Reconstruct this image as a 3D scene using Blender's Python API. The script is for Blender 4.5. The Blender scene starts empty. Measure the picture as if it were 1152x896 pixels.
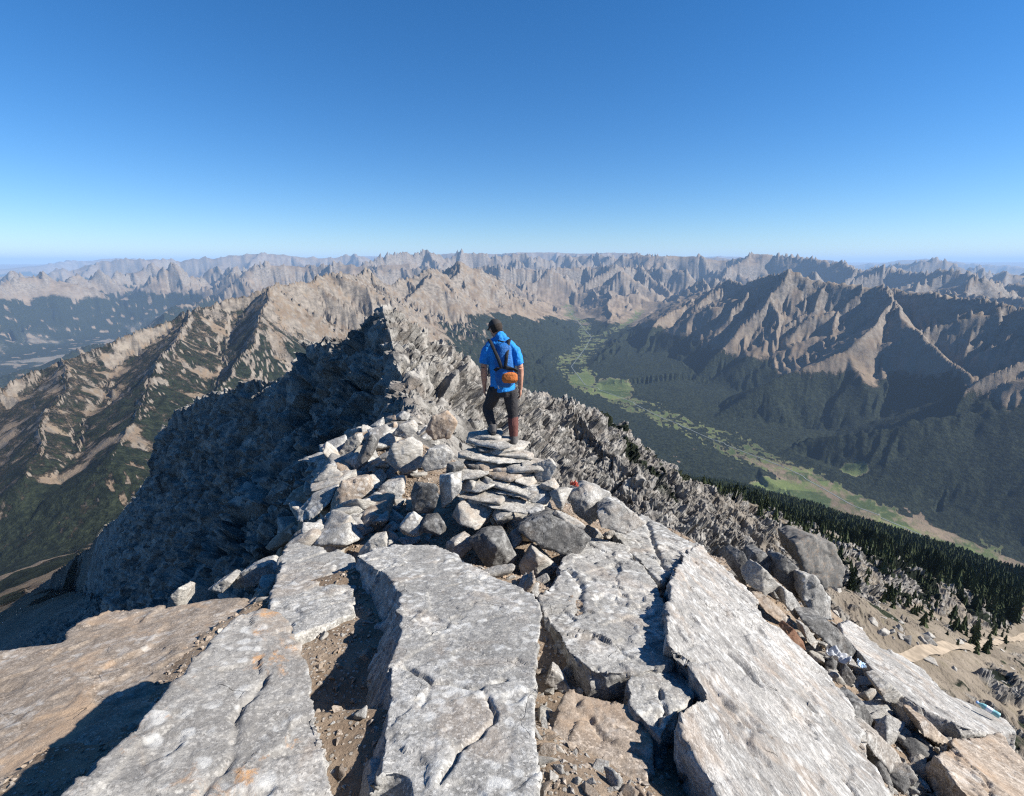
import bpy, bmesh, math, random
import numpy as np
from mathutils import Vector, Matrix, Euler
S = bpy.context.scene
COL = S.collection
f32 = np.float32
random.seed(7)
# ------------------------------------------------------------------ camera model (1152 x 896 reference frame)
FPX, CU, CV, VH = 560.0, 576.0, 448.0, 296.0
TH = math.atan((CV - VH) / FPX)
cT, sT = math.cos(TH), math.sin(TH)
def ray(u, v):
    x = (u - CU) / FPX; y = (CV - v) / FPX
    return np.array([x, cT + y * sT, -sT + y * cT])
def P(u, v, R):                     # point on a sight line at horizontal distance R (metres)
    d = ray(u, v); return d * (R / math.hypot(d[0], d[1]))
def PY(u, v, Y):                    # point on a sight line at forward distance Y
    d = ray(u, v); return d * (Y / d[1])
def PP(u, v, pl):                   # sight line meets the plane z = a + b x + c y
    d = ray(u, v); a, b, c = pl
    return d * (a / (d[2] - b * d[0] - c * d[1]))
cam = bpy.data.cameras.new('camera'); cam_o = bpy.data.objects.new('camera', cam); COL.objects.link(cam_o)
cam.sensor_fit = 'HORIZONTAL'; cam.sensor_width = 36.0; cam.lens = 36.0 * FPX / 1152.0
cam.clip_start = 0.05; cam.clip_end = 300000
cam_o.location = (0, 0, 0); cam_o.rotation_euler = (math.pi / 2 - TH, 0, 0)
S.camera = cam_o
# ------------------------------------------------------------------ noise
def _hash(ix, iy, iz, seed):
    h = (ix.astype(np.uint32) * np.uint32(374761393) + iy.astype(np.uint32) * np.uint32(668265263)
         + iz.astype(np.uint32) * np.uint32(2147483647) + np.uint32((seed * 974634777 + 1013904223) % 4294967296))
    h = (h ^ (h >> np.uint32(13))) * np.uint32(1274126177)
    h = (h ^ (h >> np.uint32(15))) * np.uint32(2246822519)
    return h ^ (h >> np.uint32(16))
_ga = np.arange(32) * (2 * np.pi / 32)
_GX = np.cos(_ga).astype(f32); _GY = np.sin(_ga).astype(f32)
Z0 = np.zeros(1, np.int64)
def noise2(x, y, seed=0):
    xi = np.floor(x); yi = np.floor(y)
    fx = (x - xi).astype(f32); fy = (y - yi).astype(f32)
    xi = xi.astype(np.int64); yi = yi.astype(np.int64)
    ux = fx * fx * fx * (fx * (fx * 6 - 15) + 10); uy = fy * fy * fy * (fy * (fy * 6 - 15) + 10)
    def g(dx, dy):
        k = (_hash(xi + dx, yi + dy, Z0, seed) & np.uint32(31)).astype(np.intp)
        return _GX[k] * (fx - dx) + _GY[k] * (fy - dy)
    a = g(0, 0); b = g(1, 0); c = g(0, 1); d = g(1, 1)
    a = a + (b - a) * ux; c = c + (d - c) * ux
    return (a + (c - a) * uy) * f32(1.5)
def fbm2(x, y, o=4, seed=0, gain=0.5, ridged=False):
    s = 0; a = 1.0; t = 0
    for k in range(o):
        n = noise2(x * 2.03 ** k + 17.3 * k, y * 2.03 ** k - 9.1 * k, seed + k)
        if ridged: n = 1 - 2 * np.abs(n)
        s = s + a * n; t += a; a *= gain
    return s / t
_g3 = np.array([(1,1,0),(-1,1,0),(1,-1,0),(-1,-1,0),(1,0,1),(-1,0,1),(1,0,-1),(-1,0,-1),(0,1,1),(0,-1,1),(0,1,-1),(0,-1,-1),(1,1,0),(-1,1,0),(0,-1,1),(0,-1,-1)], f32)
def noise3(p, seed=0):
    pi = np.floor(p); f = (p - pi).astype(f32); pi = pi.astype(np.int64)
    u = f * f * f * (f * (f * 6 - 15) + 10)
    out = 0
    for dx in (0, 1):
        wx = u[:, 0] if dx else 1 - u[:, 0]
        for dy in (0, 1):
            wy = u[:, 1] if dy else 1 - u[:, 1]
            for dz in (0, 1):
                wz = u[:, 2] if dz else 1 - u[:, 2]
                k = (_hash(pi[:, 0] + dx, pi[:, 1] + dy, pi[:, 2] + dz, seed) & np.uint32(15)).astype(np.intp)
                g = _g3[k]
                out = out + wx * wy * wz * (g[:, 0] * (f[:, 0] - dx) + g[:, 1] * (f[:, 1] - dy) + g[:, 2] * (f[:, 2] - dz))
    return out
def fbm3(p, o=3, seed=0, gain=0.5):
    s = 0; a = 1.0; t = 0
    for k in range(o):
        s = s + a * noise3(p * 2.07 ** k + 5.7 * k, seed + k); t += a; a *= gain
    return s / t
def facet3(p, seed=0, tilt=1.0):
    """broken-rock noise: every jittered cell is one randomly tilted plane (angular blocks with steps between them)"""
    pi = np.floor(p); f = (p - pi).astype(f32); pi = pi.astype(np.int64)
    best = np.full(len(p), 1e9, f32); out = np.zeros(len(p), f32)
    for i in (-1, 0, 1):
        for j in (-1, 0, 1):
            for k in (-1, 0, 1):
                h = _hash(pi[:, 0] + i, pi[:, 1] + j, pi[:, 2] + k, seed)
                qx = f[:, 0] - i - (h & np.uint32(255)).astype(f32) / 255
                qy = f[:, 1] - j - ((h >> np.uint32(8)) & np.uint32(255)).astype(f32) / 255
                qz = f[:, 2] - k - ((h >> np.uint32(16)) & np.uint32(255)).astype(f32) / 255
                d = qx * qx + qy * qy + qz * qz
                h2 = h * np.uint32(2654435761); h2 ^= h2 >> np.uint32(15)
                gx = (h2 & np.uint32(255)).astype(f32) / 127.5 - 1; gy = ((h2 >> np.uint32(8)) & np.uint32(255)).astype(f32) / 127.5 - 1
                gz = ((h2 >> np.uint32(16)) & np.uint32(255)).astype(f32) / 127.5 - 1; of = ((h2 >> np.uint32(24)) & np.uint32(255)).astype(f32) / 255 - .5
                v = tilt * (qx * gx + qy * gy + qz * gz) + of * .8
                up = d < best; best = np.where(up, d, best); out = np.where(up, v, out)
    return out
def sstep(a, b, x):
    t = np.clip((x - a) / (b - a), 0, 1); return t * t * (3 - 2 * t)
# ------------------------------------------------------------------ helpers for objects
def link(o, parent=None):
    COL.objects.link(o)
    if parent is not None: o.parent = parent
    return o
def tag(o, label=None, cat=None, group=None, kind=None):
    if label: o['label'] = label
    if cat: o['category'] = cat
    if group: o['group'] = group
    if kind: o['kind'] = kind
    return o
def mesh_np(name, V, F, mats, smooth=True, parent=None, fm=None):
    """V (n,3), F (m,k) with one k."""
    me = bpy.data.meshes.new(name)
    V = np.ascontiguousarray(V, f32); F = np.ascontiguousarray(F, np.int32)
    me.vertices.add(len(V)); me.vertices.foreach_set('co', V.ravel())
    k = F.shape[1]
    me.loops.add(F.size); me.loops.foreach_set('vertex_index', F.ravel())
    me.polygons.add(len(F))
    me.polygons.foreach_set('loop_start', np.arange(0, F.size, k, dtype=np.int32))
    me.polygons.foreach_set('use_smooth', np.full(len(F), smooth, bool))
    if fm is not None: me.polygons.foreach_set('material_index', np.ascontiguousarray(fm, np.int32))
    me.update(calc_edges=True)
    for m in (mats if isinstance(mats, (list, tuple)) else [mats]): me.materials.append(m)
    return link(bpy.data.objects.new(name, me), parent)
# ------------------------------------------------------------------ node helper
class NT:
    def __init__(s, name, disp=False):
        s.m = bpy.data.materials.new(name); s.m.use_nodes = True
        s.t = s.m.node_tree; s.t.nodes.clear()
        s.out = s.n('ShaderNodeOutputMaterial'); s.b = s.n('ShaderNodeBsdfPrincipled')
        s.l(s.b.outputs[0], s.out.inputs[0])
        s.b.inputs['Specular IOR Level'].default_value = 0.25
    def n(s, ty, **kw):
        x = s.t.nodes.new(ty)
        for k, v in kw.items(): setattr(x, k, v)
        return x
    def l(s, a, b): s.t.links.new(a, b)
    def inp(s, sock, v):
        if isinstance(v, bpy.types.NodeSocket): s.l(v, sock)
        else: sock.default_value = v
    def noise(s, vec, scale, det=6, rough=0.6, dist=0.0, out=0):
        x = s.n('ShaderNodeTexNoise'); s.l(vec, x.inputs['Vector'])
        x.inputs['Scale'].default_value = scale; x.inputs['Detail'].default_value = det
        x.inputs['Roughness'].default_value = rough; x.inputs['Distortion'].default_value = dist
        return x.outputs[out]
    def vor(s, vec, scale, feat='F1', out='Distance', rnd=1.0):
        x = s.n('ShaderNodeTexVoronoi', feature=feat); s.l(vec, x.inputs['Vector'])
        x.inputs['Scale'].default_value = scale; x.inputs['Randomness'].default_value = rnd
        return x.outputs[out]
    def ramp(s, fac, a, b, lo=0.0, hi=1.0):
        x = s.n('ShaderNodeMapRange', interpolation_type='SMOOTHSTEP'); s.l(fac, x.inputs['Value'])
        x.inputs['From Min'].default_value = a; x.inputs['From Max'].default_value = b
        x.inputs['To Min'].default_value = lo; x.inputs['To Max'].default_value = hi
        return x.outputs[0]
    def mix(s, fac, a, b, bt='MIX'):
        x = s.n('ShaderNodeMix', data_type='RGBA', blend_type=bt)
        s.inp(x.inputs[0], fac)
        for i, v in ((6, a), (7, b)):
            if isinstance(v, (tuple, list)): x.inputs[i].default_value = (*v, 1) if len(v) == 3 else v
            else: s.l(v, x.inputs[i])
        return x.outputs[2]
    def math(s, op, a, b=0.0, clamp=False):
        x = s.n('ShaderNodeMath', operation=op); x.use_clamp = clamp
        s.inp(x.inputs[0], a); s.inp(x.inputs[1], b); return x.outputs[0]
    def bump(s, h, strength, dist, prev=None):
        x = s.n('ShaderNodeBump'); x.inputs['Strength'].default_value = strength; x.inputs['Distance'].default_value = dist
        s.l(h, x.inputs['Height'])
        if prev is not None: s.l(prev, x.inputs['Normal'])
        return x.outputs[0]
    def attr(s, name, out='Color'):
        x = s.n('ShaderNodeAttribute', attribute_name=name); return x.outputs[out]
    def scale(s, vec, sc, rot=(0,0,0)):
        x = s.n('ShaderNodeMapping'); s.l(vec, x.inputs['Vector'])
        x.inputs['Scale'].default_value = sc; x.inputs['Rotation'].default_value = rot
        return x.outputs[0]
def flat_mat(name, col, rough=0.7, spec=0.3, var=0.12, scale=60, bumpy=0.3, metal=0.0):
    """cloth, plastic, leather: a base colour with a little grain"""
    n = NT(name); tc = n.n('ShaderNodeTexCoord').outputs['Object']
    a = n.noise(tc, scale, 4)
    c = n.mix(n.ramp(a, 0.3, 0.7), tuple(x * (1 - var) for x in col), tuple(min(1, x * (1 + var)) for x in col))
    n.l(c, n.b.inputs['Base Color']); n.b.inputs['Roughness'].default_value = rough
    n.b.inputs['Specular IOR Level'].default_value = spec; n.b.inputs['Metallic'].default_value = metal
    if bumpy: n.l(n.bump(n.noise(tc, scale * 0.4, 3), bumpy, 0.01), n.b.inputs['Normal'])
    return n.m
# ------------------------------------------------------------------ light
SUN_EL, SUN_AZ = math.radians(35), math.radians(97)      # azimuth clockwise from the view direction (+Y)
W = bpy.data.worlds.new('World'); W.cycles.sampling_method = 'NONE'; S.world = W; W.use_nodes = True
wt = W.node_tree; bg = wt.nodes['Background']
sk = wt.nodes.new('ShaderNodeTexSky'); sk.sky_type = 'NISHITA'; sk.sun_disc = False
sk.sun_elevation = SUN_EL; sk.sun_rotation = SUN_AZ
sk.altitude = 2600; sk.air_density = 1.25; sk.dust_density = 0.25; sk.ozone_density = 4.0
hs = wt.nodes.new('ShaderNodeHueSaturation'); hs.inputs['Saturation'].default_value = 1.22
tn = wt.nodes.new('ShaderNodeMix'); tn.data_type = 'RGBA'; tn.blend_type = 'MULTIPLY'; tn.inputs[0].default_value = 1.0
tn.inputs[7].default_value = (.88, .97, 1.10, 1)
wt.links.new(sk.outputs[0], tn.inputs[6]); wt.links.new(tn.outputs[2], hs.inputs['Color']); wt.links.new(hs.outputs[0], bg.inputs[0]); bg.inputs[1].default_value = 0.057
sl = bpy.data.lights.new('sun', 'SUN'); sl.energy = 5.0; sl.angle = math.radians(0.53); sl.color = (1.0, 0.955, 0.88)
so = bpy.data.objects.new('sun', sl); COL.objects.link(so)
to_sun = Vector((math.cos(SUN_EL) * math.sin(SUN_AZ), math.cos(SUN_EL) * math.cos(SUN_AZ), math.sin(SUN_EL)))
so.rotation_euler = (-to_sun).to_track_quat('-Z', 'Y').to_euler(); so.location = to_sun * 50
S.view_settings.view_transform = 'Standard'; S.view_settings.look = 'None'
S.view_settings.exposure = 1.15; S.view_settings.gamma = 1.0; S.view_settings.use_curve_mapping = False
S.render.engine = 'CYCLES'
S.cycles.use_denoising = False; S.cycles.pixel_filter_type = 'BLACKMAN_HARRIS'; S.cycles.filter_width = 1.25
try:
    S.cycles.denoiser = 'OPENIMAGEDENOISE'; S.cycles.denoising_prefilter = 'ACCURATE'
except Exception: pass
S.cycles.max_bounces = 4; S.cycles.diffuse_bounces = 2; S.cycles.volume_bounces = 0
S.cycles.use_adaptive_sampling = False
# ------------------------------------------------------------------ terrain: ridge lines, valleys, erosion
RG = []       # segments: x0,y0,z0,x1,y1,z1, w0, w1, sL, dL, s2L, sR, dR, s2R, wob
def ridge(pts, L, R=None, w=None, lift=0.0):
    R = R or L; w = w or [0.0] * len(pts)
    for i in range(len(pts) - 1):
        RG.append((*pts[i], *pts[i + 1], w[i], w[i + 1], *L, *R))
def rp(*uvr): return [P(*q) for q in uvr]
def chain(pts, L, R, step, jag, spur, seed, drop=0.40, sL=(0.8, 350, 0.5)):
    """a crest with summits and saddles between the given points, and side spurs from its summits"""
    rng = np.random.default_rng(seed); out = []
    for a, b in zip(pts[:-1], pts[1:]):
        n = max(1, int(round(np.hypot(*(b - a)[:2]) / step)))
        for k in range(n):
            q = a + (b - a) * (k / n)
            if k: q = q + np.array([rng.normal() * step * .22, rng.normal() * step * .22, -jag * rng.uniform(-.9, 1.3)])
            out.append(q)
    out.append(pts[-1]); ridge(out, L, R)
    for k in range(1, len(out) - 1):
        d = (out[k + 1] - out[k - 1])[:2]; d = d / np.hypot(*d)
        for sd in (1, -1):
            if rng.uniform() < .15: continue
            a = rng.normal() * .35
            nx = np.array([-d[1], d[0]]) * sd
            nx = np.array([nx[0] * math.cos(a) - nx[1] * math.sin(a), nx[0] * math.sin(a) + nx[1] * math.cos(a)])
            ln = spur * rng.uniform(.45, 1.25); q = out[k]
            m = q + np.array([*(nx * ln * .45), -ln * .45 * drop * rng.uniform(.8, 1.5)])
            a2 = rng.normal() * .35
            n2 = np.array([nx[0] * math.cos(a2) - nx[1] * math.sin(a2), nx[0] * math.sin(a2) + nx[1] * math.cos(a2)])
            e = m + np.array([*(n2 * ln * .55), -ln * .55 * drop * rng.uniform(.8, 1.2)])
            ridge([q, m, e], sL)
            for s2 in (1, -1):
                if rng.uniform() < .35: continue
                a3 = s2 * rng.uniform(.6, 1.1); n3 = np.array([n2[0] * math.cos(a3) - n2[1] * math.sin(a3), n2[0] * math.sin(a3) + n2[1] * math.cos(a3)])
                g = m + np.array([*(n3 * ln * .4), -ln * .4 * drop * rng.uniform(1.0, 1.4)]); ridge([m, g], sL)
# left side = the ridge walker's left when going from the first to the last point
near_pts = [np.array([-.5, -40, -7.0]), np.array([-.6, -6, -2.6]), np.array([-.8, 0.3, -2.25]), np.array([-.9, 2.6, -2.80]), np.array([-.7, 5.3, -3.45]), np.array([-1.3, 7.4, -4.05]), P(418, 508, 11), P(440, 484, 17), P(464, 462, 30), P(455, 432, 46), P(440, 385, 60), P(434, 351, 70)]
ridge(near_pts, (1.8, 60, 1.1), (0.78, 170, 0.40), [2, 2, 1.8, 1.9, 2.0, 1.5, 1.0, 0.6, 0.3, 0.2, 0.1, 0]); N_NEAR = len(near_pts) - 1
ridge(rp((434,351,70),(490,383,82)), (1.3,150,0.95), (1.3,60,0.90))
ridge(rp((490,383,82),(540,412,96),(600,443,112)), (1.3,150,0.90), (1.1,40,0.60))
ridge(rp((600,443,112),(640,447,124),(690,461,145),(732,503,158),(790,578,170),(850,650,185)), (0.75,150,0.40), (1.1,40,0.42))
ridge(rp((640,447,124),(700,520,105),(760,590,95)), (0.9,30,0.5), (0.9,30,0.5))
ridge(rp((434,351,70),(402,365,76),(378,378,82),(347,383,90),(326,409,97),(305,423,106),(264,434,125),(222,448,153),(194,463,179),(176,500,214),(158,540,270),(125,590,400),(60,645,560),(-30,700,700),(-120,760,800)), (2.5,60,1.8), (0.9,120,0.6))
# left middle mountain and the brown chain behind the figure
chain(rp((-350,600,1900),(-150,520,2200),(0,440,2600),(80,405,2800),(150,378,3000),(215,352,3200),(270,338,3300),(312,322,3400),(345,319,3700),(373,311,4100),(390,316,4400),(406,307,4800),(432,322,5200),(460,318,5600),(491,302,6000),(512,318,6300),(533,292,6900),(557,303,6900),(575,314,7200),(588,301,7400),(620,316,7900),(650,310,8300),(677,299,8500),(700,308,8500),(727,301,8300),(750,318,8300),(776,309,7900),(812,316,7400),(840,322,7100),(873,311,6500),(889,307,6300),(930,318,6200),(960,323,6050),(989,325,6000),(1029,331,5800),(1078,337,5600),(1142,345,5200),(1250,350,4800),(1500,360,4300)),
      (0.72,700,0.62), (1.0,350,0.56), 620, 60, 1250, 21, 0.44, (0.85, 250, 0.58))
ridge(rp((312,322,3400),(290,370,2700),(262,420,2250),(225,455,1900)), (0.8,250,0.5))
ridge(rp((215,352,3200),(190,400,2450),(160,450,1950),(120,520,1500)), (0.6,250,0.45))
ridge(rp((80,405,2800),(60,460,2100),(30,540,1600)), (0.6,250,0.45))
ridge(rp((406,307,4800),(392,345,4000),(380,365,3600)), (0.8,200,0.5))
ridge(rp((491,302,6000),(470,330,5200),(455,352,4700)), (0.8,300,0.5))
ridge(rp((533,292,6900),(548,312,6300),(562,330,5700),(580,358,5200),(606,392,4800),(636,428,4500)), (0.62,500,0.42), (0.7,500,0.45))
ridge(rp((562,330,5700),(530,358,5000),(500,385,4500)), (0.6,300,0.45))
ridge(rp((588,301,7400),(625,345,6500),(640,368,6200)), (0.75,300,0.5))
ridge(rp((677,299,8500),(672,330,7600),(668,352,7000)), (0.75,300,0.5))
ridge(rp((727,301,8300),(712,338,7200),(690,365,6500)), (0.85,300,0.5))
ridge(rp((776,309,7900),(752,345,6700),(722,390,5700),(705,425,5100)), (0.8,300,0.48))
ridge(rp((889,307,6300),(866,338,5800),(822,385,5200),(772,430,4700),(738,452,4450)), (0.8,400,0.46),(0.95,250,0.5))
ridge(rp((989,325,6000),(1000,340,5600),(985,372,5000),(957,397,4600),(862,433,4100),(790,473,3750)), (0.8,300,0.44),(0.8,300,0.42))
ridge(rp((1000,340,5600),(1035,372,5000),(1062,402,4600),(1075,425,4300)), (0.75,250,0.5))
ridge(rp((1250,350,4800),(1230,410,4100),(1160,450,3700),(1090,458,3350),(1000,486,3050),(892,518,2900)), (0.75,300,0.5),(0.62,500,0.48))
# left far chain over the broad valley
chain(rp((-250,314,11000),(-100,307,11200),(0,301,11500),(60,298,11800),(82,302,11800),(107,297,11800),(150,295,12300),(185,301,12600),(207,297,13000),(262,302,13000),(300,297,13400),(345,301,13400),(380,296,13000),(420,300,12500),(460,297,12500)), (0.75,500,0.52), (0.75,500,0.52), 1000, 150, 3000, 5, 0.36, (0.8, 350, 0.55))
chain(rp((-150,345,8800),(-40,338,9000),(40,332,9200),(100,336,9400),(160,342,9800)), (0.7,400,0.55), (0.7,400,0.55), 800, 110, 1700, 15, 0.36, (0.8, 300, 0.55))
# ranges further out
chain(rp((405,299,14500),(430,291,15000),(455,287,15500),(480,284,16000),(500,292,16500),(520,283,17000),(555,289,17000),(585,286,17500),(615,294,18000),(640,287,18500),(690,291,17500),(735,287,17000),(760,293,16500)), (1.0,400,0.72), (1.0,400,0.72), 900, 289, 2600, 6, 0.34, (0.9, 350, 0.62))
chain(rp((420,306,11500),(455,303,11800),(500,304,11500),(545,302,12000),(610,305,12000),(660,301,12500),(720,303,12500),(770,304,12000)), (1.0,400,0.72), (1.0,400,0.72), 800, 255, 2200, 8, 0.34, (0.9, 350, 0.62))
chain(rp((700,288,15500),(735,288,15000),(790,289,15000),(820,293,15000),(845,286,15000),(872,287,15000),(905,293,14500),(940,295,14000),(965,305,13000),(1000,303,12500),(1040,310,12000),(1080,308,11500),(1110,318,11000),(1160,322,10500),(1260,330,9500)), (1.0,400,0.72), (1.0,400,0.72), 900, 204, 2800, 9, 0.34, (0.9, 350, 0.62))
chain(rp((860,312,9500),(930,322,9200),(1000,328,9000),(1060,330,8800),(1160,338,8200),(1260,345,7600)), (1.0,400,0.72), (1.0,400,0.72), 900, 204, 2000, 10, 0.34, (0.9, 350, 0.62))
chain(rp((-150,303,30000),(110,294,29000),(160,291,28000),(250,289,28000),(330,288,28000),(400,286,28000),(470,286,28000),(560,286,28000),(650,285,28000),(720,286,27000),(790,289,27000),(850,291,27000),(930,293,26000),(1000,300,24000),(1100,308,22000),(1250,318,20000)), (0.8,1200,0.6), (0.8,1200,0.6), 1700, 380, 4500, 11, .3)
chain(rp((-250,306,52000),(150,290,52000),(300,287,52000),(600,284,52000),(880,288,52000),(1000,294,50000),(1040,291,50000),(1090,296,48000),(1152,300,46000),(1300,309,43000)), (0.6,1800,0.5), (0.6,1800,0.5), 3000, 520, 8000, 12, .26)
def massif(az0, az1, r0, r1, n, z0, z1, ln0, ln1, seed):
    """free-standing summits with ridges running out from each"""
    rng = np.random.default_rng(seed)
    for _ in range(n):
        a = math.radians(rng.uniform(az0, az1)); r = r0 * (r1 / r0) ** rng.uniform(); z = rng.uniform(z0, z1)
        q = np.array([r * math.sin(a), r * math.cos(a), z]); m = int(rng.integers(3, 6)); ph = rng.uniform(0, 6.28)
        for k in range(m):
            b = ph + 6.283 * (k + rng.uniform(-.25, .25)) / m; ln = rng.uniform(ln0, ln1); dr = rng.uniform(.34, .52)
            e1 = q + np.array([math.cos(b) * ln * .4, math.sin(b) * ln * .4, -ln * .4 * dr * 1.25]); b += rng.normal() * .35
            e2 = e1 + np.array([math.cos(b) * ln * .6, math.sin(b) * ln * .6, -ln * .6 * dr]); ridge([q, e1, e2], (1.0, 260, .62))
massif(-14, 24, 9000, 13500, 30, -620, -90, 1000, 2400, 31)
massif(-24, 30, 14500, 24000, 40, -480, 60, 1500, 3200, 32)
massif(22, 52, 9500, 20000, 34, -720, -80, 1200, 2800, 33)
massif(-56, -16, 13500, 20000, 34, -560, 20, 1500, 3600, 34)
massif(-56, 52, 24000, 34000, 30, -500, -60, 2500, 5000, 35)
RG = np.array(RG, f32)
def zv(u, v, z): d = ray(u, v); return d * (z / d[2])
VALS = [([zv(1300,720,-1240), zv(1152,652,-1210), zv(1060,608,-1190), zv(960,570,-1160), zv(880,528,-1130), zv(800,492,-1100), zv(745,470,-1075), zv(700,450,-1050), zv(662,434,-1010), zv(642,412,-985), zv(655,393,-955), zv(668,380,-930)], 120),
        ([zv(668,380,-930), zv(650,362,-880), zv(636,345,-820)], 60),
        ([zv(668,380,-930), zv(690,372,-880), zv(725,350,-800)], 40),
        ([zv(-140,462,-1500), zv(0,424,-1460), zv(60,398,-1440), zv(130,380,-1430)], 500)]
VS = np.array([(*a, *b, w) for pts, w in VALS for a, b in zip(pts[:-1], pts[1:])], f32)

# polar grid: fine inside the view, coarse outside it
th = np.concatenate([np.arange(-150, -58, 1.2), np.arange(-58, 58.01, 0.085), np.arange(59, 151, 1.2)]) * math.pi / 180
rr = [0.5]
while rr[-1] < 95000:
    r = rr[-1]
    rr.append(r * (1.016 if r < 14 else 1.0042 if r < 200 else 1.0065 if r < 420 else 1.0075 if r < 9000 else 1.011))
rr = np.array(rr)
NT_, NR = len(th), len(rr)
TT, RR = np.meshgrid(th, rr)
X = (RR * np.sin(TT)); Y = (RR * np.cos(TT))
def base_height(X, Y):
    x = X.astype(f32); y = Y.astype(f32); r = np.hypot(x, y)
    # wander the ridge lines a little
    for lam, amp, r0 in ((900, 90, 1500), (300, 30, 700), (60, 5, 60)):
        k = sstep(r0, r0 * 3, r) * amp
        x = x + k * noise2(X / lam, Y / lam, 91); y = y + k * noise2(X / lam + 40, Y / lam, 92)
    H = np.full(x.shape, -4000, f32); DC = np.full(x.shape, 1e9, f32)
    for iq, q in enumerate(RG):
        x0, y0, z0, x1, y1, z1, w0, w1, sL, dL, tL, sR, dR, tR = (float(v) for v in q)
        ex, ey = x1 - x0, y1 - y0; L2 = ex * ex + ey * ey + 1e-6
        reach = (max(z0, z1) + 1650) / min(tL, tR)
        ra, rb = math.hypot(x0, y0), math.hypot(x1, y1)
        tc = np.clip(-(x0 * ex + y0 * ey) / L2, 0, 1); rmin = math.hypot(x0 + tc * ex, y0 + tc * ey)
        a = int(np.searchsorted(rr, rmin - reach - 150)); b = int(np.searchsorted(rr, max(ra, rb) + reach + 150))
        if min(ra, rb) > 4000:                       # far: only the columns it can reach
            ang = math.asin(min(1, (reach * .75 + 150) / rmin)) if reach * .75 + 150 < rmin else 3
            ta, tb = sorted((math.atan2(x0, y0), math.atan2(x1, y1)))
            c0 = int(np.searchsorted(th, ta - ang)); c1 = int(np.searchsorted(th, tb + ang))
        else: c0, c1 = 0, NT_
        if a >= b or c0 >= c1: continue
        sx, sy = x[a:b, c0:c1], y[a:b, c0:c1]
        t = np.clip(((sx - x0) * ex + (sy - y0) * ey) / L2, 0, 1)
        px = sx - (x0 + t * ex); py = sy - (y0 + t * ey)
        d0 = np.hypot(px, py)
        d = np.maximum(d0 - (w0 + (w1 - w0) * t), 0)
        if (sL, dL, tL) == (sR, dR, tR): s1, dd, s2 = sL, dL, tL
        else:
            k = 0.5 + 0.5 * np.clip((ex * py - ey * px) / (math.sqrt(L2) * np.maximum(d0, 1e-3)), -1, 1)
            s1 = f32(sR) + f32(sL - sR) * k; dd = f32(dR) + f32(dL - dR) * k; s2 = f32(tR) + f32(tL - tR) * k
        h = z0 + (z1 - z0) * t - s2 * d - (s1 - s2) * dd * (1 - np.exp(-d / dd))
        if iq < 5: h = h + 0.36 * np.minimum(d, 4.0) * (1 - k)
        if iq < N_NEAR: h = h - 0.5 * np.clip(d0 - 5.5, 0, 70) * (1 - k)      # the right flank breaks off a few steps from the crest
        hs = H[a:b, c0:c1]; up = h > hs
        H[a:b, c0:c1] = np.where(up, h, hs); DC[a:b, c0:c1] = np.where(up, d0, DC[a:b, c0:c1])
    fl = np.where(x < -2500, f32(-1480), f32(-1230)) + sstep(14000, 30000, r) * 500 + sstep(52000, 88000, r) * 800
    DV = np.full(x.shape, 1e9, f32); ZV = fl.copy()
    for q in VS:
        x0, y0, z0, x1, y1, z1, w = (float(v) for v in q)
        ex, ey = x1 - x0, y1 - y0; L2 = ex * ex + ey * ey
        t = np.clip(((x - x0) * ex + (y - y0) * ey) / L2, 0, 1)
        d = np.maximum(np.hypot(x - (x0 + t * ex), y - (y0 + t * ey)) - w, 0)
        z = z0 + (z1 - z0) * t
        c = z + 0.14 * np.minimum(d, 160) + 0.46 * np.maximum(d - 160, 0) + .29 * np.maximum(d - 1000, 0)
        H = np.minimum(H, c)
        H = np.where(d < 1, np.maximum(H, z), H)
        up = d < DV; DV = np.where(up, d, DV); ZV = np.where(up, z, ZV)
    k = sstep(2500, 6000, DV); H = np.maximum(H, ZV * (1 - k) + fl * k)
    return H, DC, DV, r
H, DC, DV, _ = base_height(X, Y)
Hb = H.copy()
def grad(H):
    dr = np.gradient(H, rr, axis=0); dt = np.gradient(H, th, axis=1) / RR
    s, c = np.sin(TT), np.cos(TT)
    return (dr * s + dt * c).astype(f32), (dr * c - dt * s).astype(f32)
def gully(x, y, dx, dy, seed):
    """gully noise: cosine furrows that run down the slope, one per jittered cell"""
    ix = np.floor(x); iy = np.floor(y); fx = (x - ix).astype(f32); fy = (y - iy).astype(f32)
    ix = ix.astype(np.int64); iy = iy.astype(np.int64)
    va = 0; wt_ = 0
    for i in (-1, 0, 1):
        for j in (-1, 0, 1):
            h = _hash(ix + i, iy + j, Z0, seed)
            hx = (h & np.uint32(1023)).astype(f32) / 1023; hy = ((h >> np.uint32(10)) & np.uint32(1023)).astype(f32) / 1023
            px = fx - i - hx; py = fy - j - hy
            w = np.exp(-2.6 * (px * px + py * py)) 
            va = va + w * np.cos((px * dx + py * dy) * f32(6.2832)); wt_ = wt_ + w
    return va / wt_
ER = np.zeros_like(H, dtype=f32)
spacing = np.maximum(RR * 0.0022, 0.02)
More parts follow.
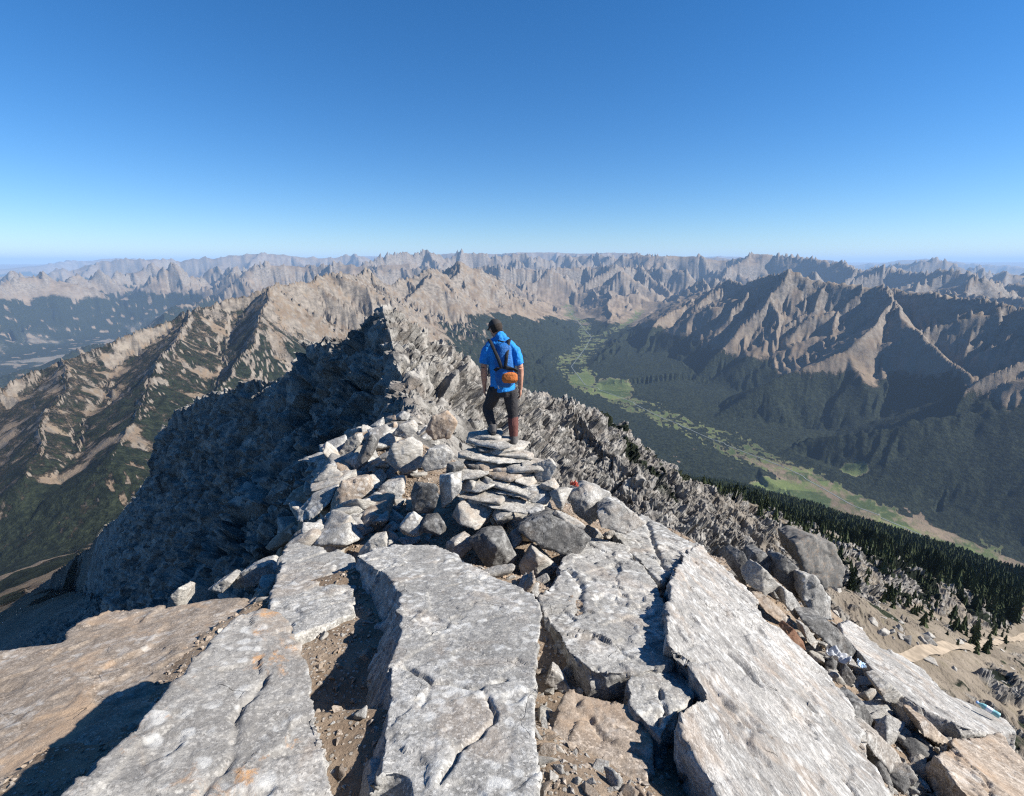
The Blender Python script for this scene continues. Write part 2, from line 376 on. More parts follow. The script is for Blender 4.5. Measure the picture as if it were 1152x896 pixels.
for lam, k in ((2600, .8), (1400, .9), (700, .8), (340, .55), (165, .42), (80, .4), (40, .42), (18, .5), (8, .55), (3.6, .5)):
    rmin, rmax = lam * (2.4 if lam > 300 else 1.6), lam * 200
    rows = np.where((rr > rmin) & (rr < rmax))[0]
    if not len(rows): continue
    a, b = rows[0], rows[-1] + 1
    Hc = H.copy()
    for _ in range(3): Hc[1:-1, 1:-1] = (Hc[1:-1, 1:-1] * 2 + Hc[:-2, 1:-1] + Hc[2:, 1:-1] + Hc[1:-1, :-2] + Hc[1:-1, 2:]) / 6
    Hx, Hy = grad(Hc)
    Hx, Hy = Hx[a:b], Hy[a:b]
    sl = np.hypot(Hx, Hy); inv = 1 / np.maximum(sl, 1e-3)
    st = np.clip(sl * 1.6, 0, 1.15)
    dx, dy = -Hy * inv * st, Hx * inv * st
    g = gully(X[a:b] / lam + 3.1, Y[a:b] / lam - 7.7, dx, dy, 11 + int(lam))
    fade = (1 - .25 * sstep(8000, 12000, RR[a:b])) * sstep(rmin, rmin * 2.2, RR[a:b]) * (1 - sstep(rmax * .5, rmax, RR[a:b]))
    crest = 0.22 + 0.78 * sstep(0, lam * 0.7, DC[a:b])
    vall = sstep(0, 150, DV[a:b])
    kf = 1 + (.5 if lam >= 1400 else -.5 if lam < 700 else -.15) * sstep(8000, 11000, RR[a:b])
    amp = lam * 0.105 * k * kf * np.clip(sl * 1.7, 0, 1.1) * fade * crest * vall
    H[a:b] += amp * (g - 0.15)
    ER[a:b] += (amp / max(lam * .105, 1e-6)) * g
# craggy, angular rock where it is steep and high: ridged noise, and blocks near by
Hx, Hy = grad(H); SLP = np.hypot(Hx, Hy)
for lam, amp, r0, r1 in ((1000, 150, 11000, 90000), (420, 55, 3500, 90000), (150, 22, 1800, 22000), (60, 7, 700, 8000), (26, 3.2, 250, 1600)):
    rows = np.where((rr > r0 * .6) & (rr < r1))[0]; a, b = rows[0], rows[-1] + 1
    n = fbm2(X[a:b] / lam, Y[a:b] / lam, 2, int(lam) + 5, ridged=True) * (1 if lam > 30 else -1)
    high = sstep(-900, -250, Hb[a:b])
    m = sstep(0.62, 1.15, SLP[a:b]) * sstep(r0 * .6, r0 * 1.4, RR[a:b]) * (1 - sstep(r1 * .5, r1, RR[a:b])) * high
    near_crest = np.exp(-DC[a:b] / (lam * 1.1)) * sstep(0.3, 0.6, SLP[a:b]) * high if lam > 50 else 0
    m = np.maximum(m, near_crest * sstep(r0 * .6, r0 * 1.4, RR[a:b]))
    H[a:b] += amp * (n - 0.1) * m
H = np.where(H > 460, 460 + (H - 460) * .3, H)
# soft undulation of gentle ground
H += 12 * fbm2(X / 220, Y / 220, 3, 5) * sstep(350, 900, RR) * sstep(30, 250, DV) * (1 - sstep(5000, 9000, RR))
H -= 0.16 * (1 - sstep(5, 9, RR)) * sstep(3.3, 4.3, RR)
H += 0.05 * fbm2(X / .6, Y / .6, 3, 8) * (1 - sstep(8, 30, RR)) + 0.5 * fbm2(X / 6, Y / 6, 3, 9) * sstep(14, 40, RR) * (1 - sstep(300, 900, RR))
def Hs(x, y):
    """terrain height at points (bilinear on the polar grid)"""
    x = np.atleast_1d(np.asarray(x, float)); y = np.atleast_1d(np.asarray(y, float))
    r = np.hypot(x, y); t = np.arctan2(x, y)
    i = np.clip(np.searchsorted(rr, r) - 1, 0, NR - 2); j = np.clip(np.searchsorted(th, t) - 1, 0, NT_ - 2)
    a = np.clip((r - rr[i]) / (rr[i + 1] - rr[i]), 0, 1); b = np.clip((t - th[j]) / (th[j + 1] - th[j]), 0, 1)
    return (H[i, j] * (1 - a) * (1 - b) + H[i + 1, j] * a * (1 - b) + H[i, j + 1] * (1 - a) * b + H[i + 1, j + 1] * a * b)
# ------------------------------------------------------------------ ground cover
Hx, Hy = grad(H); SLP = np.hypot(Hx, Hy)
nA = fbm2(X / 900, Y / 900, 4, 31); nB = fbm2(X / 170, Y / 170, 4, 41); nC = fbm2(X / 45, Y / 45, 3, 51); nD = fbm2(X / 1100, Y / 1100, 4, 61)
left = sstep(-300, -1400, X + 0.10 * Y)
tl = -600 + 200 * nA + 110 * nB + 290 * left * (1 - sstep(3300, 4200, RR)) + 120 * left - 300 * sstep(5500, 8500, RR) * (1 - .35 * left) - 190 * sstep(1200, 2200, X) * sstep(3200, 4200, RR)
forest = sstep(80, -80, H - tl) * np.maximum(sstep(1.35, 0.95, SLP), sstep(-550, -800, H))
chute = sstep(0.16, 0.42, -ER + 0.30 * nB + 0.15 * nC)            # bare avalanche gullies
forest *= 1 - chute * np.where(left > .5, sstep(-1350, -950, H) * .3, sstep(-1000, -650, H) * .55)
forest *= 1 - 0.8 * sstep(0.12, 0.34, nB) * (0.25 + .75 * left)
rightslope = sstep(150, 320, RR) * (1 - sstep(2900, 3300, RR)) * sstep(-150, 100, X - 0.05 * Y) * (H < -60)    # our own mountain's right flank
fr = sstep(-0.22, -0.02, 0.55 * nB + 0.30 * nC + sstep(300, 800, RR) * 0.55 - 0.40)
forest = forest * (1 - rightslope) + fr * rightslope * sstep(-1, 14, DV)
meadow = sstep(30, 0, DV + 150 * nC) * sstep(-300, -800, H) * sstep(-.25, .1, nB + .5 * nC + .12) * (X > -2500)
town = sstep(900, 0, DV) * (X < -2500) * sstep(.0, .3, nD + .25 * nB)
for u, v, z, ru, rv in ((890, 556, -1128, 45, 17), (868, 548, -1115, 22, 8), (915, 566, -1140, 22, 8), (690, 440, -1045, 22, 9), (655, 428, -1010, 16, 7), (725, 516, -900, 14, 6), (968, 488, -900, 14, 4), (985, 572, -1160, 22, 6), (1085, 618, -1185, 30, 6)):
    c = zv(u, v, z); ex = zv(u + ru, v, z) - c; ey = zv(u, v - rv, z) - c
    rx = np.hypot(*ex[:2]); ry = np.hypot(*ey[:2]); a = math.atan2(c[0], c[1])
    lx = (X - c[0]) * math.cos(a) - (Y - c[1]) * math.sin(a); ly = (X - c[0]) * math.sin(a) + (Y - c[1]) * math.cos(a)
    q = np.hypot(lx / rx, ly / ry) + .35 * nC
    k = sstep(1.05, .85, q); meadow = np.maximum(meadow, k); forest *= 1 - k
meadow = np.maximum(meadow, .6 * sstep(28, 4, DV + 60 * nC) * sstep(-.12, .12, nB + .4 * nD) * (X > -2500)); forest *= 1 - meadow * .9; forest *= 1 - town; forest *= 1 - .46 * left * (RR < 5000) * sstep(-1300, -1000, H)
rock = np.clip(sstep(0.60, 1.0, SLP + 0.25 * nC) * sstep(-1000, -350, H + 150 * nB) + 0.2 * nC, 0, 1)
tanflat = sstep(-30, -90, H) * sstep(20, 90, X) * sstep(.95, .6, SLP)
rock = np.maximum(rock, (1 - sstep(170, 420, RR)) * (1 - tanflat))
forest = np.maximum(forest, .80 * sstep(-.25, .15, nB + .4 * nC) * (X < -230) * (RR < 1600) * sstep(-190, -260, H))
nE = fbm2(X / 13, Y / 13, 3, 71); flank = sstep(105, 150, RR) * (1 - sstep(420, 600, RR)) * (X > 10) * (H < -35)
forest = np.maximum(forest, .95 * flank * sstep(.16, .30, nE + .6 * nC + .25 * nB))                       # low juniper and dwarf pine
rock = np.maximum(rock, flank * sstep(.10, .26, -nE * .8 + .7 * nC + .3 * nB))                           # outcrops in the turf
def far_hit(u, v):
    d = ray(u, v); t = np.geomspace(20, 6000, 5000); z = Hs(d[0] * t, d[1] * t); k = np.where((d[2] * t < z) & (t > 60))[0]
    return d[:2] * t[k[0]] if len(k) else None
PATH = [far_hit(u, v) for u, v in ((1200,708),(1152,716),(1125,720),(1100,725),(1075,729),(1050,733),(1030,739),(1012,741))]
PATH = [q for q in PATH if q is not None]
dP = np.full(X.shape, 1e9)
for a_, b_ in zip(PATH[:-1], PATH[1:]):
    e_ = b_ - a_; t_ = np.clip(((X - a_[0]) * e_[0] + (Y - a_[1]) * e_[1]) / (e_ @ e_), 0, 1); dP = np.minimum(dP, np.hypot(X - a_[0] - t_ * e_[0], Y - a_[1] - t_ * e_[1]))
kp = sstep(4, 9, dP); forest = forest * kp; rock = rock * kp
COVER = np.stack([forest, meadow, rock, town], -1).astype(f32)
def terrain_part(name, i0, i1, mat):
    V = np.stack([X[i0:i1], Y[i0:i1], H[i0:i1]], -1).reshape(-1, 3).astype(f32)
    n, m = i1 - i0, NT_
    idx = np.arange(n * m).reshape(n, m)
    F = np.stack([idx[:-1, :-1], idx[:-1, 1:], idx[1:, 1:], idx[1:, :-1]], -1).reshape(-1, 4)[:, ::-1]
    if 5 < rr[i0] < 500:                # broken blocks on the rocky ground near by, pushed out along the smooth surface's normal
        Hc = H.copy(); hb = Hc[max(0, i0 - 4):i1 + 4]
        for _ in range(40): hb[1:-1, 1:-1] = (hb[:-2, 1:-1] + hb[2:, 1:-1] + hb[1:-1, :-2] + hb[1:-1, 2:]) / 4
        gx, gy = grad(Hc); N = np.stack([-gx[i0:i1], -gy[i0:i1], np.ones_like(gx[i0:i1])], -1).reshape(-1, 3)
        N /= np.linalg.norm(N, axis=1, keepdims=True)
        r = RR[i0:i1].ravel(); k = (0.06 + 0.94 * COVER[i0:i1, :, 2].ravel()) * (1 - sstep(300, 430, r)) * sstep(13, 22, r)
        k = k * (1 - .45 * np.exp(-DC[i0:i1].ravel() / 3)) * (1 - .25 * sstep(-28, -60, V[:, 0]) * sstep(80, 110, r))
        vis = np.abs(TT[i0:i1].ravel()) < 1.02; idv = np.where(vis)[0]
        ca, sa = math.cos(.6), math.sin(.6)
        Q = np.stack([V[:, 0] * ca + V[:, 2] * sa, V[:, 1] * .8, (-V[:, 0] * sa + V[:, 2] * ca) * 1.9], -1)[idv].astype(f32)
        Q = Q + 0.35 * np.stack([fbm3(Q / 4, 2, 71), fbm3(Q / 4, 2, 72), fbm3(Q / 4, 2, 73)], -1)
        D = np.zeros(len(V), f32)
        rv = r[idv]
        far = sstep(26, 60, rv); mid = sstep(13, 40, rv)
        rdg = lambda sc, o, sd: 1 - np.abs(fbm3(Q / sc, o, sd, .55)) * 3.2
        D[idv] = 3.2 * facet3(Q / 12, 1, .8) * far + 1.1 * rdg(10, 4, 31) * far + .3 * rdg(3.6, 3, 33) * mid + 1.5 * facet3(Q / 6, 6, .8) * far + .7 * facet3(Q / 3, 2, .8) * mid + .14 * facet3(Q / 1.5, 3, .8) \
            - .6 * far - .1 * mid - 2.4 * sstep(.80, .95, 1 - 2.2 * np.abs(fbm3(Q / 8.5, 3, 41))) * far - .8 * sstep(.80, .95, 1 - 2.2 * np.abs(fbm3(Q / 3.1, 3, 43))) * mid
        V = (V + N * (D * k)[:, None]).astype(f32)
    o = mesh_np(name, V, F, mat)
    a = o.data.attributes.new('cover', 'FLOAT_COLOR', 'POINT')
    a.data.foreach_set('color', np.ascontiguousarray(COVER[i0:i1].reshape(-1)))
    o['kind'] = 'structure'
    return o
def terrain_mat(near):
    n = NT('rocky_ground' if near else 'mountain_ground'); pos = n.n('ShaderNodeNewGeometry').outputs['Position']
    at = n.n('ShaderNodeAttribute', attribute_name='cover')
    sep = n.n('ShaderNodeSeparateColor'); n.l(at.outputs['Color'], sep.inputs[0])
    fo, me, ro = sep.outputs[0], sep.outputs[1], sep.outputs[2]; tw = at.outputs['Alpha']
    k = 10.0 if near else 1.0
    n1 = n.noise(pos, k / 260.0, 10, 0.68); n2 = n.noise(pos, k / 40.0, 10, 0.7); n3 = n.noise(pos, 1 / 7.0, 8, 0.7)
    strat = n.noise(n.scale(pos, (1, 1, 5), (0.4, 0.3, 0.2)), k / 90.0, 8, 0.7)
    tan = n.mix(n.ramp(n1, .35, .65), ((.135, .112, .086) if near else (.125, .092, .064)), ((.215, .18, .14) if near else (.215, .163, .115)))
    tan = n.mix(n.ramp(n2, .47, .72, 0, .7), tan, (.115, .10, .062))       # dry turf
    rk = n.mix(n.ramp(n2, .33, .66), ((.105, .098, .089) if near else (.085, .074, .062)), ((.33, .312, .282) if near else (.225, .195, .16)))
    rk = n.mix(n.ramp(strat, .45, .7, 0, .6), rk, (.20, .165, .135))
    if near:
        dk = n.noise(n.scale(pos, (1, 1.3, .55), (0.2, .5, .3)), 1 / 5.0, 9, .72, .6)
        rk = n.mix(n.ramp(dk, .52, .64, 0, .8), rk, (.055, .051, .047)); rk = n.mix(n.ramp(dk, .40, .30, 0, .7), rk, (.36, .345, .315))
    c = n.mix(ro, tan, rk)
    gv = n.n('ShaderNodeTexVoronoi'); n.l(n.scale(pos, (1 / 260, 1 / 120, 0), (0, 0, .5)), gv.inputs['Vector']); gv.inputs['Scale'].default_value = 1
    hsv = n.n('ShaderNodeSeparateColor'); n.l(gv.outputs['Color'], hsv.inputs[0])
    gr = n.mix(hsv.outputs[0], (.040, .058, .022), (.105, .130, .045))
    gr = n.mix(n.ramp(n2, .5, .7, 0, .6), gr, (.18, .17, .08))
    c = n.mix(me, c, gr)
    fc = n.mix(n.ramp(n3, .35, .65), (.009, .013, .008), (.028, .034, .019))
    fmask = n.ramp(n.math('ADD', n.math('ADD', fo, n.math('MULTIPLY', n.math('SUBTRACT', n2, .5), 0.8)), n.math('MULTIPLY', n.math('SUBTRACT', n3, .5), 0.8)), .36, .62)
    fc = n.mix(n.ramp(n.noise(pos, 1 / 24.0, 5, .65), .4, .62), fc, (.006, .009, .006))
    c = n.mix(fmask, c, fc)
    c = n.mix(n.math('MULTIPLY', tw, n.ramp(n2, .4, .6)), c, (.15, .15, .13))
    n.l(c, n.b.inputs['Base Color']); n.b.inputs['Roughness'].default_value = .95; n.b.inputs['Specular IOR Level'].default_value = .08
    if near:
        b = n.bump(n2, .8, 1.0); b = n.bump(n.noise(pos, 2.2, 9, .7), .8, .16, b)
    else:
        b = n.bump(n2, .8, 8.0); b = n.bump(n.noise(pos, 1 / 5.0, 8, .7), .7, 1.4, b)
        b = n.bump(n.math('MULTIPLY', fmask, n.noise(pos, 1 / 18.0, 3, .6)), .9, 11.0, b)
    n.l(b, n.b.inputs['Normal'])
    return n.m
def earth_mat():
    n = NT('stony_earth'); pos = n.n('ShaderNodeNewGeometry').outputs['Position']
    a = n.noise(pos, 3, 8, .7); b_ = n.noise(pos, 30, 6, .75)
    c = n.mix(n.ramp(a, .35, .65), (.17, .125, .088), (.29, .225, .165)); c = n.mix(n.ramp(b_, .5, .72, 0, .8), c, (.10, .078, .058))
    v = n.n('ShaderNodeTexVoronoi'); n.l(pos, v.inputs['Vector']); v.inputs['Scale'].default_value = 34
    sp = n.n('ShaderNodeSeparateColor'); n.l(v.outputs['Color'], sp.inputs[0])
    peb = n.math('MULTIPLY', n.ramp(v.outputs['Distance'], .42, .30), n.ramp(sp.outputs[0], .5, .6))
    c = n.mix(peb, c, n.mix(sp.outputs[1], (.22, .20, .175), (.40, .36, .31)))
    n.l(c, n.b.inputs['Base Color']); n.b.inputs['Roughness'].default_value = .95; n.b.inputs['Specular IOR Level'].default_value = .1
    h = n.bump(a, .6, .05); h = n.bump(b_, .8, .02, h); h = n.bump(peb, .7, .012, h); n.l(h, n.b.inputs['Normal']); return n.m
M_EARTH = earth_mat()
iA = int(np.searchsorted(rr, 14)); iB = int(np.searchsorted(rr, 420))
M_TER = terrain_mat(False); M_NEAR = terrain_mat(True)
g_obj = terrain_part('ground', 0, iA + 1, M_EARTH)
r_obj = terrain_part('terrain', iA, iB + 1, M_NEAR)
r_obj.data.polygons.foreach_set('use_smooth', np.zeros(len(r_obj.data.polygons), bool))
m_obj = terrain_part('mountains', iB, NR, M_TER)
# ------------------------------------------------------------------ air
def haze():
    m = bpy.data.materials.new('air'); m.use_nodes = True; t = m.node_tree; t.nodes.clear()
    o = t.nodes.new('ShaderNodeOutputMaterial'); v = t.nodes.new('ShaderNodeVolumePrincipled')
    v.inputs['Density'].default_value = HAZE_D; v.inputs['Color'].default_value = (.44, .67, 1.0, 1)
    v.inputs['Anisotropy'].default_value = 0.0
    t.links.new(v.outputs[0], o.inputs['Volume'])
    s = 97000; z0, z1 = float(H.min()) - 60, max(40.0, float(H.max()) + 40)
    V = np.array([(x, y, z) for z in (z0, z1) for x, y in ((-s, -s), (s, -s), (s, s), (-s, s))], f32)
    F = np.array([(3, 2, 1, 0), (4, 5, 6, 7), (0, 1, 5, 4), (1, 2, 6, 5), (2, 3, 7, 6), (3, 0, 4, 7)])
    h = mesh_np('haze', V, F, m, smooth=False); h['kind'] = 'stuff'; h['label'] = 'thin blue haze in the air between the mountains'
    return h
HAZE_D = 2.3e-5
haze()
# ------------------------------------------------------------------ rock materials
def gneiss(name, lo, hi, brown=0.15, orange=0.0, dark=0.25, white=0.5, stretch=(1, 1, 1)):
    n = NT(name); tc = n.n('ShaderNodeTexCoord').outputs['Object']
    oi = n.n('ShaderNodeObjectInfo').outputs['Random']
    va = n.n('ShaderNodeVectorMath', operation='ADD'); n.l(tc, va.inputs[0])
    cx = n.n('ShaderNodeCombineXYZ'); n.l(n.math('MULTIPLY', oi, 37.0), cx.inputs[0]); n.l(n.math('MULTIPLY', oi, 91.0), cx.inputs[1])
    n.l(cx.outputs[0], va.inputs[1]); p = n.scale(va.outputs[0], stretch)
    big = n.noise(p, 2.1, 6, .62, .4); mid = n.noise(p, 9, 8, .68, .3); fine = n.noise(p, 42, 8, .8); grit = n.noise(p, 190, 3, .7)
    c = n.mix(n.ramp(mid, .38, .62), lo, hi)
    c = n.mix(n.ramp(n.noise(p, 22, 8, .78), .44, .66, 0, .55), c, tuple(x * .55 for x in lo))
    c = n.mix(n.ramp(big, .38, .66, 0, .55), c, tuple(x * .62 for x in lo))
    gv = n.n('ShaderNodeTexVoronoi'); n.l(p, gv.inputs['Vector']); gv.inputs['Scale'].default_value = 85
    gs = n.n('ShaderNodeSeparateColor'); n.l(gv.outputs['Color'], gs.inputs[0])
    c = n.mix(n.ramp(gs.outputs[0], .62, 1.0, 0, .5), c, tuple(min(.75, x * 1.45) for x in hi)); c = n.mix(n.ramp(gs.outputs[1], .70, 1.0, 0, .55), c, tuple(x * .42 for x in lo))
    c = n.mix(n.ramp(n.noise(p, .9, 4, .6, .5), .42, .60, 0, .45), c, tuple(x * .70 for x in lo))
    lich = n.vor(n.scale(p, (1, 1, 1)), 16, 'SMOOTH_F1')                       # pale crusts
    lm = n.math('MULTIPLY', n.ramp(lich, .48, .30), n.ramp(n.noise(p, 3.3, 5, .7, .6), .47, .60, 0, white))
    c = n.mix(lm, c, (.56, .555, .53))
    c = n.mix(n.math('MULTIPLY', n.ramp(n.noise(p, 1.3, 7, .66, .8), .50, .66), brown * 2.2, True), c, (.31, .225, .155))
    if orange:
        om = n.math('MULTIPLY', n.ramp(n.noise(p, 2.4, 7, .72, 1.2), .55, .68), orange)
        c = n.mix(om, c, (.43, .225, .085))
    c = n.mix(n.ramp(fine, .56, .74, 0, dark * 2.0), c, (.085, .082, .078))    # black lichen specks
    c = n.mix(n.ramp(grit, .55, .75, 0, .35), c, tuple(min(.7, x * 1.35) for x in hi))
    cr = n.n('ShaderNodeTexVoronoi', feature='DISTANCE_TO_EDGE')
    dn = n.n('ShaderNodeMix', data_type='VECTOR'); dn.inputs[0].default_value = .16
    nv = n.n('ShaderNodeTexNoise'); n.l(p, nv.inputs['Vector']); nv.inputs['Scale'].default_value = 3.5; nv.inputs['Detail'].default_value = 5
    n.l(p, dn.inputs[4]); n.l(nv.outputs['Color'], dn.inputs[5])
    n.l(dn.outputs[1], cr.inputs['Vector']); cr.inputs['Scale'].default_value = 2.6
    crack = n.math('MULTIPLY', n.ramp(cr.outputs['Distance'], .007, .0), n.ramp(n.noise(p, 1.7, 3), .54, .62))
    c = n.mix(n.math('MULTIPLY', crack, .55), c, (.06, .052, .045))
    n.l(c, n.b.inputs['Base Color'])
    n.b.inputs['Roughness'].default_value = .88; n.b.inputs['Specular IOR Level'].default_value = .18
    b = n.bump(mid, .55, .030); b = n.bump(fine, .55, .012, b); b = n.bump(grit, .35, .004, b)
    b = n.bump(n.math('SUBTRACT', 1.0, crack), .7, .02, b)
    n.l(b, n.b.inputs['Normal'])
    return n.m
M_PALE = gneiss('pale_gneiss', (.235, .226, .21), (.43, .415, .385), .12, .0, .24, .6)
M_STAIN = gneiss('rust_stained_gneiss', (.235, .222, .205), (.42, .40, .365), .24, .85, .22, .5)
M_BROWN = gneiss('earthy_gneiss', (.225, .18, .14), (.40, .34, .28), .40, .15, .24, .35)
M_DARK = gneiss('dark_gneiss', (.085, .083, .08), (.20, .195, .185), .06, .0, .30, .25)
M_SLATE = gneiss('foliated_gneiss', (.26, .245, .22), (.47, .445, .40), .16, .06, .22, .35, (1, 1, 3.5))
M_STREAK = gneiss('streaked_gneiss', (.245, .235, .22), (.46, .44, .41), .18, .12, .22, .6, (2.2, .7, 2.2))
M_RUST = gneiss('rusty_stone', (.13, .062, .036), (.23, .13, .085), .2, .1, .3, .1)
M_CRAG = gneiss('weathered_crag', (.09, .085, .08), (.23, .22, .20), .2, .0, .3, .2)
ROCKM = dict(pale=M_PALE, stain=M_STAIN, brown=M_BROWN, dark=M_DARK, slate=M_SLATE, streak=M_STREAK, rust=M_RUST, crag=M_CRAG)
# ------------------------------------------------------------------ rock builders
def remesh(V, F, vox):
    me = bpy.data.meshes.new('tmp'); me.from_pydata([tuple(map(float, v)) for v in V], [], F); me.update()
    bm = bmesh.new(); bm.from_mesh(me); bmesh.ops.recalc_face_normals(bm, faces=bm.faces); bmesh.ops.triangulate(bm, faces=bm.faces); bm.to_mesh(me); bm.free()
    o = bpy.data.objects.new('tmp', me); COL.objects.link(o)
    md = o.modifiers.new('r', 'REMESH'); md.mode = 'VOXEL'; md.voxel_size = vox
    dg = bpy.context.evaluated_depsgraph_get(); ev = o.evaluated_get(dg); m2 = bpy.data.meshes.new_from_object(ev)
    nv = len(m2.vertices); v = np.empty(nv * 3, f32); m2.vertices.foreach_get('co', v); v = v.reshape(-1, 3)
    nf = len(m2.polygons); ls = np.empty(len(m2.loops), np.int32); m2.loops.foreach_get('vertex_index', ls)
    f = ls.reshape(nf, 4)
    bpy.data.objects.remove(o); bpy.data.meshes.remove(me); bpy.data.meshes.remove(m2)
    return v, f
def smooth(v, f, n, lam=.5):
    e = np.concatenate([f[:, [0, 1]], f[:, [1, 2]], f[:, [2, 3]], f[:, [3, 0]]]); e = np.concatenate([e, e[:, ::-1]])
    cnt = np.maximum(np.bincount(e[:, 0], minlength=len(v)), 1)
    for _ in range(n):
        a = np.stack([np.bincount(e[:, 0], weights=v[e[:, 1], k], minlength=len(v)) for k in range(3)], -1) / cnt[:, None]
        v = v + (a - v) * lam
    return v
def vnormals(v, f):
    a = np.cross(v[f[:, 2]] - v[f[:, 0]], v[f[:, 3]] - v[f[:, 1]])
    n = np.stack([sum(np.bincount(f[:, q], weights=a[:, k], minlength=len(v)) for q in range(4)) for k in range(3)], -1)
    return (n / np.maximum(np.linalg.norm(n, axis=1, keepdims=True), 1e-9)).astype(f32)
def rough(v, f, size, seed, amt=1.0, top=None):
    """break the surface: big facets, thin ledges, grain; top: a unit normal along which the relief is milder"""
    N = vnormals(v, f)
    q = v.astype(f32) + seed * 3.7
    w = np.stack([fbm3(q / (size * .3), 2, seed + 50), fbm3(q / (size * .3), 2, seed + 51), fbm3(q / (size * .3), 2, seed + 52)], -1)
    qq = q + w * size * .06
    k = np.ones(len(v), f32)
    if top is not None: k = 1 - .72 * sstep(.75, .97, N @ np.asarray(top, f32))
    d = .040 * size * facet3(qq / (size * .42), seed, .9) * k + .017 * size * facet3(qq / (size * .15), seed + 1, .9) * (.25 + .75 * k) \
        + .009 * size * fbm3(q / (size * .5), 2, seed + 7) + .005 * size * fbm3(q / (size * .05), 3, seed + 9)
    fl = fbm3(qq / (size * .55), 4, seed + 17)                                # shells that have flaked off, with crisp edges
    d -= .013 * size * sstep(.20, .235, fl)
    return v + N * (d * amt)[:, None]
def finish(name, v, f, m, label, cat, group=None, parent=None, org=None):
    org = np.array([(v[:, 0].min() + v[:, 0].max()) / 2, (v[:, 1].min() + v[:, 1].max()) / 2, v[:, 2].min()]) if org is None else org
    o = mesh_np(name, v - org, f, m); o.location = org
    return tag(o, label, cat, group)
def dist_poly(v, pts):
    d = np.full(len(v), 1e9)
    for a, b in zip(pts[:-1], pts[1:]):
        e = b - a; t = np.clip(((v - a) @ e) / (e @ e), 0, 1)
        d = np.minimum(d, np.linalg.norm(v - (a + t[:, None] * e), axis=1))
    return d
def slab(name, outline, plane, thick, mat, label, seed, vox=.014, flare=.06, cat='boulder', cracks=(), amt=1.0, down=(0, 0, -1), jag=.012, group=None, dome=0.0):
    """a block whose upper face has the given outline on the plane z = a + b x + c y; it goes down by thick and spreads by flare"""
    T = np.array([PP(u, v, plane) for u, v in outline])
    nrm = np.array([-plane[1], -plane[2], 1.0]); nrm /= np.linalg.norm(nrm)
    rng = np.random.default_rng(seed); D = []
    for a, b in zip(T, np.roll(T, -1, 0)):
        L = np.linalg.norm(b - a); n = max(1, int(L / .07)); t_ = np.cross(nrm, (b - a) / max(L, 1e-6))
        for k in range(n):
            D.append(a + (b - a) * k / n + (t_ * rng.normal() * jag * min(1, L) if k else 0))
    D = np.array(D); c = D.mean(0); n = len(D)
    dn = np.array(down, float); dn /= np.linalg.norm(dn)
    rad = D - c; rad /= np.maximum(np.linalg.norm(rad, axis=1, keepdims=True), 1e-6)
    B = D + dn * thick + rad * flare * (1 + .5 * rng.normal(size=(n, 1)))
    Mid = D + dn * thick * .5 + rad * flare * (.75 + .5 * rng.normal(size=(n, 1)))
    V = np.concatenate([D, Mid, B])
    F = [tuple(range(n)), tuple(range(3 * n - 1, 2 * n - 1, -1))]
    for k in range(n):
        k2 = (k + 1) % n
        F.append((k, k + n, k2 + n, k2)); F.append((k + n, k + 2 * n, k2 + 2 * n, k2 + n))
    v, f = remesh(V, F, vox); size = float(np.sqrt(np.ptp(D[:, 0]) * np.ptp(D[:, 1])))
    size = min(size, 1.2)
    v = smooth(v, f, 1)
    v = rough(v, f, size, seed, amt, nrm)
    for cp, w, dep in cracks:
        cp3 = np.array([PP(u, q, plane) for u, q in cp])
        # let the crack wander
        pts = []
        for a, b in zip(cp3[:-1], cp3[1:]):
            m = max(2, int(np.linalg.norm(b - a) / .05))
            for k in range(m): pts.append(a + (b - a) * k / m + (rng.normal(size=3) * .010 if k else 0))
        pts.append(cp3[-1]); d = dist_poly(v, np.array(pts))
        v = v - nrm * (dep * np.exp(-(d / w) ** 2))[:, None]
    return finish(name, v, f, mat, label, cat, group)
def hull(pts):
    bm = bmesh.new(); vs = [bm.verts.new(tuple(map(float, p))) for p in pts]
    r = bmesh.ops.convex_hull(bm, input=vs)
    bmesh.ops.delete(bm, geom=[g for g in bm.verts if not g.link_faces], context='VERTS')
    bm.verts.index_update(); V = np.array([v.co[:] for v in bm.verts]); F = [tuple(v.index for v in q.verts) for q in bm.faces]; bm.free()
    return V, F
def stone_data(rng, dims, npts=11, res=26, sm=1, amt=1.0, seed=0, flat=False):
    """an angular stone: the hull of a few points on an ellipsoid, worn and chipped"""
    P_ = rng.normal(size=(npts, 3)); P_ /= np.linalg.norm(P_, axis=1, keepdims=True)
    P_ *= rng.uniform(.82, 1.12, size=(npts, 1))
    if flat: P_[:, 2] = np.sign(P_[:, 2]) * (.6 + .4 * np.abs(P_[:, 2]))
    P_ = P_ / np.abs(P_).max(0) * np.array(dims) / 2
    V, F = hull(P_); v, f = remesh(V, F, max(dims) / res)
    v = smooth(v, f, sm); v = rough(v, f, float(np.prod(dims) ** (1 / 3)) * .8, seed, amt)
    return v, f
def ray_hit(u, v, tmax=60):
    d = ray(u, v); t = np.geomspace(.8, tmax, 700 if tmax < 100 else 2500)
    z = Hs(d[0] * t, d[1] * t); k = np.where(d[2] * t < z)[0]
    return d * t[k[0]] if len(k) else None
